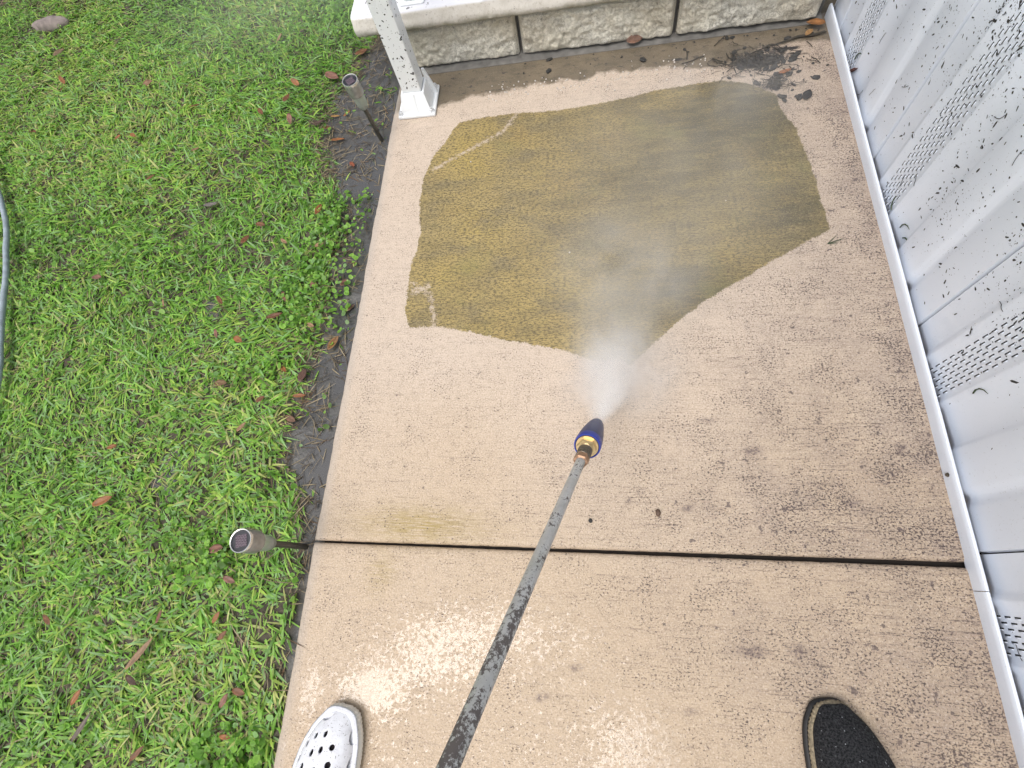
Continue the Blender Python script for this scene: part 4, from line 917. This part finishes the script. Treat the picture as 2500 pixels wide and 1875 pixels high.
solar((-0.622, 1.172, -0.005), (0.10, 0.03, 0), 'steel solar stake light in the mud beside the bolted post', 0.6)

# ================================================================== PRESSURE WASHER LANCE
A = Vector((-0.0963, -0.1221, 0.6275)); B = Vector((-0.0235, 0.1582, 0.2609)); D = (B - A).normalized()
ln = empty('spray_lance', B); ln.rotation_euler = D.to_track_quat('Z', 'Y').to_euler()
tag(ln, 'worn grey pressure washer lance with brass coupling and blue nozzle', 'lance')
pz = [(0.0, 0.0, -0.80 + i * 0.02) for i in range(41)]; tb = MB()
tb.lathe([(0.0073, p_[2]) for p_ in pz], 20); tb.build('tube', M_lance, ln, 40)
MB().lathe([(0.0075, -0.004), (0.0115, -0.003), (0.0118, 0.010), (0.0095, 0.012)], 6).build('hex_nut', M_oldbrass, ln)
MB().lathe([(0.0095, 0.010), (0.0112, 0.011), (0.0112, 0.0195), (0.0104, 0.0205), (0.0104, 0.0225), (0.0114, 0.0235), (0.0114, 0.037), (0.0098, 0.038)], 24).build('coupler', M_darksteel, ln, 35)
MB().lathe([(0.0090, 0.037), (0.0092, 0.046)], 24).build('stem', M_ring, ln, 35)
MB().lathe([(0.0150, 0.0445), (0.0162, 0.046), (0.0162, 0.056), (0.0150, 0.058)], 6).build('brass_nut', M_brass, ln)
MB().lathe([(0.0182, 0.054), (0.0186, 0.0555), (0.0186, 0.062)], 32).build('brass_flange', M_brass, ln, 35)
nz = MB().lathe([(0.0190, 0.060), (0.0206, 0.060), (0.0216, 0.070), (0.0212, 0.085), (0.0196, 0.105), (0.0168, 0.128), (0.0138, 0.146), (0.0112, 0.156), (0.0080, 0.161), (0.0060, 0.162)], 40).build('nozzle_cover', M_blue, ln, 50)
MB().lathe([(0.0188, 0.0575), (0.0196, 0.0545), (0.0212, 0.0545), (0.0219, 0.058), (0.0221, 0.066), (0.0217, 0.0705)], 40, cap0=False, cap1=False).build('rim', M_blue2, nz, 50)
MB().lathe([(0.0150, -0.80), (0.0165, -0.80), (0.0165, -0.62), (0.0120, -0.60)], 20).build('grip', M_rubber, ln, 40)

# ================================================================== SHOES
def outline(tab, n=140):
    """tab: (distance from toe, left, right) -> functions"""
    d = [a for a, _, _ in tab]; l = [b for _, b, _ in tab]; r = [c for _, _, c in tab]
    return (lambda q: np.interp(q, d, l)), (lambda q: np.interp(q, d, r))
def smooth_tab(tab):
    # refine with Catmull-Rom style resampling for a round outline
    d = np.array([a for a, _, _ in tab]); L_ = d[-1]; out = []
    for q in np.linspace(0, 1, 161):
        dd = L_ * 0.5 * (1 - math.cos(math.pi * q)); i = max(0, min(len(d) - 2, np.searchsorted(d, dd) - 1)); t_ = (dd - d[i]) / (d[i + 1] - d[i])
        if i == 0: t_ = math.sqrt(max(0, 1 - (1 - t_) ** 2))
        if i == len(d) - 2: t_ = 1 - math.sqrt(max(0, 1 - t_ ** 2))
        out.append([dd, tab[i][1] + (tab[i + 1][1] - tab[i][1]) * t_, tab[i][2] + (tab[i + 1][2] - tab[i][2]) * t_])
    A_ = np.array(out)
    for _ in range(40): A_[1:-1] = 0.5 * A_[1:-1] + 0.25 * (A_[2:] + A_[:-2])
    return [tuple(r_) for r_ in A_]
def shoe_upper(tab, hfun, holes, zs, inset, name, mat, parent, power=2.6, nu=90, nv=150, thick=0.0035, drop=0.0):
    """dome over the outline with real holes; local frame: toe at origin, heel towards -y"""
    st_ = smooth_tab(tab); dd = np.array([a for a, _, _ in st_]); lf = np.array([b for _, b, _ in st_]); rf = np.array([c for _, _, c in st_]); Lh = dd[-1]
    V = []; 
    for i in range(nv):
        q = inset + (Lh - 2 * inset) * 0.5 * (1 - math.cos(math.pi * (0.02 + 0.96 * i / (nv - 1))))
        l = np.interp(q, dd, lf) + inset; r = np.interp(q, dd, rf) - inset; m, hw = (l + r) / 2, max(0.001, (r - l) / 2)
        for j in range(nu):
            s = math.sin(math.pi * (j / (nu - 1) - 0.5)); x = m + hw * s
            ends = max(0.0, 1 - (1 - min(1, q / 0.055)) ** 2.3) ** 0.5 * max(0.0, 1 - (1 - min(1, (Lh - q) / 0.05)) ** 2.3) ** 0.5
            z = zs + hfun(q) * (max(0.0, 1 - abs(s) ** power)) ** 0.62 * ends - drop
            V.append((x, -q, z))
    V = np.array(V); idx = np.arange(nu * nv).reshape(nv, nu)
    F = np.stack([idx[:-1, :-1], idx[1:, :-1], idx[1:, 1:], idx[:-1, 1:]], -1).reshape(-1, 4)
    c = V[F].mean(1); keep = np.ones(len(F), bool)
    for hx, hy, ra, rb_, an in holes:
        def g(P):
            ux, uy = P[:, 0] - hx, P[:, 1] - hy; return ((ux * math.cos(an) + uy * math.sin(an)) / ra) ** 2 + ((-ux * math.sin(an) + uy * math.cos(an)) / rb_) ** 2
        keep &= g(c) > 1.0
        gv = g(V); near = (gv > 0.30) & (gv < 1.55)
        used = np.zeros(len(V), bool); used[F[g(c) <= 1.0].ravel()] = True; used2 = np.zeros(len(V), bool); used2[F[g(c) > 1.0].ravel()] = True
        bd = used & used2; k = 1 / np.sqrt(np.maximum(gv[bd], 1e-3)); V[bd, 0] = hx + (V[bd, 0] - hx) * k; V[bd, 1] = hy + (V[bd, 1] - hy) * k
    o = npmesh(name, V, F[keep], mat, parent, smooth=True)
    if thick:
        md = o.modifiers.new('thickness', 'SOLIDIFY'); md.thickness = thick; md.offset = -1
    return o
def sole(tab, z0, z1, grow, name, mat, parent, ridges=0.0, bulge=0.002):
    st_ = smooth_tab(tab); L_ = [(b, -a) for a, b, _ in st_]; R_ = [(c, -a) for a, _, c in st_]
    loop = R_ + L_[::-1][1:-1]; P = np.array(loop)
    # outward normals
    T = np.roll(P, -1, 0) - np.roll(P, 1, 0); N = np.stack([T[:, 1], -T[:, 0]], 1); N /= np.maximum(1e-9, np.linalg.norm(N, axis=1))[:, None]
    cen = P.mean(0); sg = np.sign(((P - cen) * N).sum(1)); N *= sg[:, None]
    s = np.cumsum(np.linalg.norm(T / 2, axis=1)); rid = ridges * np.sin(s * 2 * math.pi / 0.006)
    lev = [(z0, grow - 0.003), (z0 + 0.003, grow), ((z0 + z1) / 2, grow + bulge), (z1 - 0.003, grow), (z1, grow - 0.003)]
    V = []; n = len(P)
    for z, gq in lev: V.append(np.c_[P + N * (gq + (rid if 0 < lev.index((z, gq)) < 4 else 0 * rid))[:, None], np.full(n, z)])
    V = np.concatenate(V); F = [(i * n + k, i * n + (k + 1) % n, (i + 1) * n + (k + 1) % n, (i + 1) * n + k) for i in range(len(lev) - 1) for k in range(n)]
    me = bpy.data.meshes.new(name); me.from_pydata(V.tolist(), [], F + [tuple(range(n))[::-1], tuple(4 * n + k for k in range(n))])
    o = link(name, me, mat, parent)
    for p_ in me.polygons: p_.use_smooth = len(p_.vertices) == 4
    return o
CL = [(0, -0.006, 0.004), (0.012, -0.030, 0.026), (0.035, -0.0455, 0.0395), (0.07, -0.0555, 0.0475), (0.105, -0.0575, 0.0505), (0.145, -0.0525, 0.050), (0.19, -0.044, 0.0445), (0.235, -0.038, 0.040), (0.262, -0.026, 0.029), (0.272, 0.0, 0.0)]
clog = empty('clog_shoe', (-0.453, -0.251, 0.001), 0.0); clog.rotation_euler = (0, 0, math.radians(-11)); clog.scale = (1.06, 1.06, 1.06); tag(clog, 'scuffed white foam clog with round vent holes on the wet path', 'shoe')
hc = lambda q: float(np.interp(q, [0, 0.03, 0.08, 0.13, 0.17, 0.27], [0.012, 0.024, 0.038, 0.048, 0.052, 0.046]))
HOLES = [(-0.0265, -0.042, 0.0030, 0.0048, 0), (-0.0105, -0.035, 0.0032, 0.0048, 0), (-0.0385, -0.057, 0.0032, 0.0048, 0), (-0.0075, -0.055, 0.0034, 0.0048, 0), (0.0090, -0.048, 0.0044, 0.0042, 0), (-0.0215, -0.063, 0.0034, 0.0050, 0),
         (-0.0440, -0.079, 0.0034, 0.0050, 0), (-0.0295, -0.084, 0.0038, 0.0052, 0), (0.0130, -0.070, 0.0048, 0.0046, 0), (-0.0060, -0.082, 0.0044, 0.0050, 0), (0.0140, -0.094, 0.0045, 0.0048, 0), (-0.0160, -0.100, 0.0042, 0.0050, 0), (-0.038, -0.104, 0.0042, 0.0050, 0), (0.0, -0.116, 0.0045, 0.0050, 0), (-0.024, -0.122, 0.0042, 0.0050, 0),
         (-0.0215, -0.0165, 0.0095, 0.0038, 0.62), (0.0315, -0.032, 0.0042, 0.0110, 0.30), (0.0420, -0.068, 0.0040, 0.0125, 0.10), (0.0425, -0.104, 0.0040, 0.0125, -0.05), (-0.003, -0.205, 0.031, 0.052, 0)]
shoe_upper(CL, hc, HOLES, 0.020, 0.004, 'upper', M_croc, clog, 2.6, 110, 190, 0.0035)
shoe_upper(CL, hc, [(-0.003, -0.205, 0.031, 0.052, 0)], 0.013, 0.008, 'lining', M_lining, clog, 2.6, 40, 70, 0)
sole(CL, 0.0, 0.021, 0.0012, 'sole', M_crocsole, clog, 0.0006)
sole(CL, 0.0195, 0.0265, -0.0002, 'welt', M_croc, clog)
BS = [(0, -0.006, 0.006), (0.010, -0.026, 0.024), (0.03, -0.040, 0.042), (0.065, -0.047, 0.058), (0.10, -0.050, 0.068), (0.14, -0.050, 0.072), (0.19, -0.044, 0.064), (0.24, -0.038, 0.050), (0.27, -0.026, 0.034), (0.28, 0.0, 0.0)]
bsh = empty('slip_on_shoe', (0.366, -0.172, 0.001)); bsh.rotation_euler = (0, 0, math.radians(7)); tag(bsh, 'black felted slip-on shoe with jute edge on the grimy side of the path', 'shoe')
hb = lambda q: float(np.interp(q, [0, 0.03, 0.08, 0.13, 0.18, 0.28], [0.012, 0.026, 0.040, 0.050, 0.054, 0.046]))
shoe_upper(BS, hb, [(0.008, -0.205, 0.034, 0.055, 0)], 0.0215, 0.0008, 'upper', M_fuzzy, bsh, 2.4, 70, 110, 0.003)
shoe_upper(BS, hb, [(0.008, -0.205, 0.034, 0.055, 0)], 0.013, 0.010, 'lining', M_lining, bsh, 2.4, 30, 50, 0)
q_ = sole(BS, 0.0, 0.010, 0.0025, 'outsole', M_rubber, bsh); q_.location.x = -0.0045
q_ = sole(BS, 0.0095, 0.0215, 0.0006, 'jute_midsole', M_jute, bsh, 0.0008); q_.location.x = -0.0018

# ================================================================== SPRAY AND MIST
def mist(name, loc, scl, rot, dens, label, ns=9.0, thr=(0.38, 0.72), color=(0.985, 0.985, 0.99)):
    bm = bmesh.new(); bmesh.ops.create_icosphere(bm, subdivisions=4, radius=1.0); me = bpy.data.meshes.new(name); bm.to_mesh(me); bm.free()
    o = link(name, me, mat_mist(name + '_volume', dens, ns, color, thr)); o.location = loc; o.scale = scl; o.rotation_euler = rot
    tag(o, label, 'mist', kind='stuff'); return o
WHT = (0.995, 0.995, 0.998)
tip = B + D * 0.158; L3 = 0.24
prof_ = [(0.10, 0.0), (0.32, 0.25), (0.55, 0.5), (0.78, 0.75), (0.90, 0.92), (0.80, 1.0)]
for k, (yaw, pit, ln_, wd_k, dn, lab) in enumerate(((0.10, 0.22, 0.21, 0.075, 120.0, 'dense white jet of spray leaving the blue nozzle'), (-0.05, 0.62, 0.34, 0.25, 36.0, 'wide pale fan of spray thrown forward from the nozzle'))):
    v_ = MB(); v_.lathe(prof_, 32); sp = v_.build('spray', mat_mist('spray_volume', dn, (30, 15)[k], (0.995, 0.995, 0.998), (0.22, 0.55), True), None, 60)
    d2 = Vector((D.x + yaw, D.y, D.z + pit)).normalized()
    sp.location = tip; sp.rotation_euler = d2.to_track_quat('Z', 'Y').to_euler(); sp.scale = (wd_k, wd_k * 0.8, ln_); tag(sp, lab, 'spray', kind='stuff')
mist('mist', (0.050, 0.39, 0.03), (0.22, 0.16, 0.06), (0, 0, 0.2), 20.0, 'low white mist rolling off the path where the jet strikes', 11, (0.28, 0.62))
mist('mist', (0.065, 0.60, 0.09), (0.27, 0.25, 0.11), (0, 0, 0.3), 8.0, 'pale grey puff of drifting mist over the middle of the algae', 6, (0.34, 0.66))
mist('mist', (0.18, 0.88, 0.10), (0.52, 0.44, 0.12), (0, 0, -0.5), 1.8, 'thin mist drifting over the far right of the algae', 4.5, (0.34, 0.70))
mist('mist', (0.34, 1.12, 0.08), (0.34, 0.22, 0.09), (0, 0, 0.2), 3.6, 'mist hanging in front of the root clump', 7, (0.34, 0.68))
mist('mist', (-0.95, 1.75, 0.12), (0.85, 0.65, 0.18), (0, 0, 0.2), 1.0, 'faint haze of spray over the grass behind the post', 4, (0.3, 0.7))
mist('mist', (0.10, 0.74, 0.13), (0.62, 0.52, 0.15), (0, 0, 0.2), 1.5, 'wide soft veil of fine mist over the whole algae patch', 3.0, (0.15, 0.75))
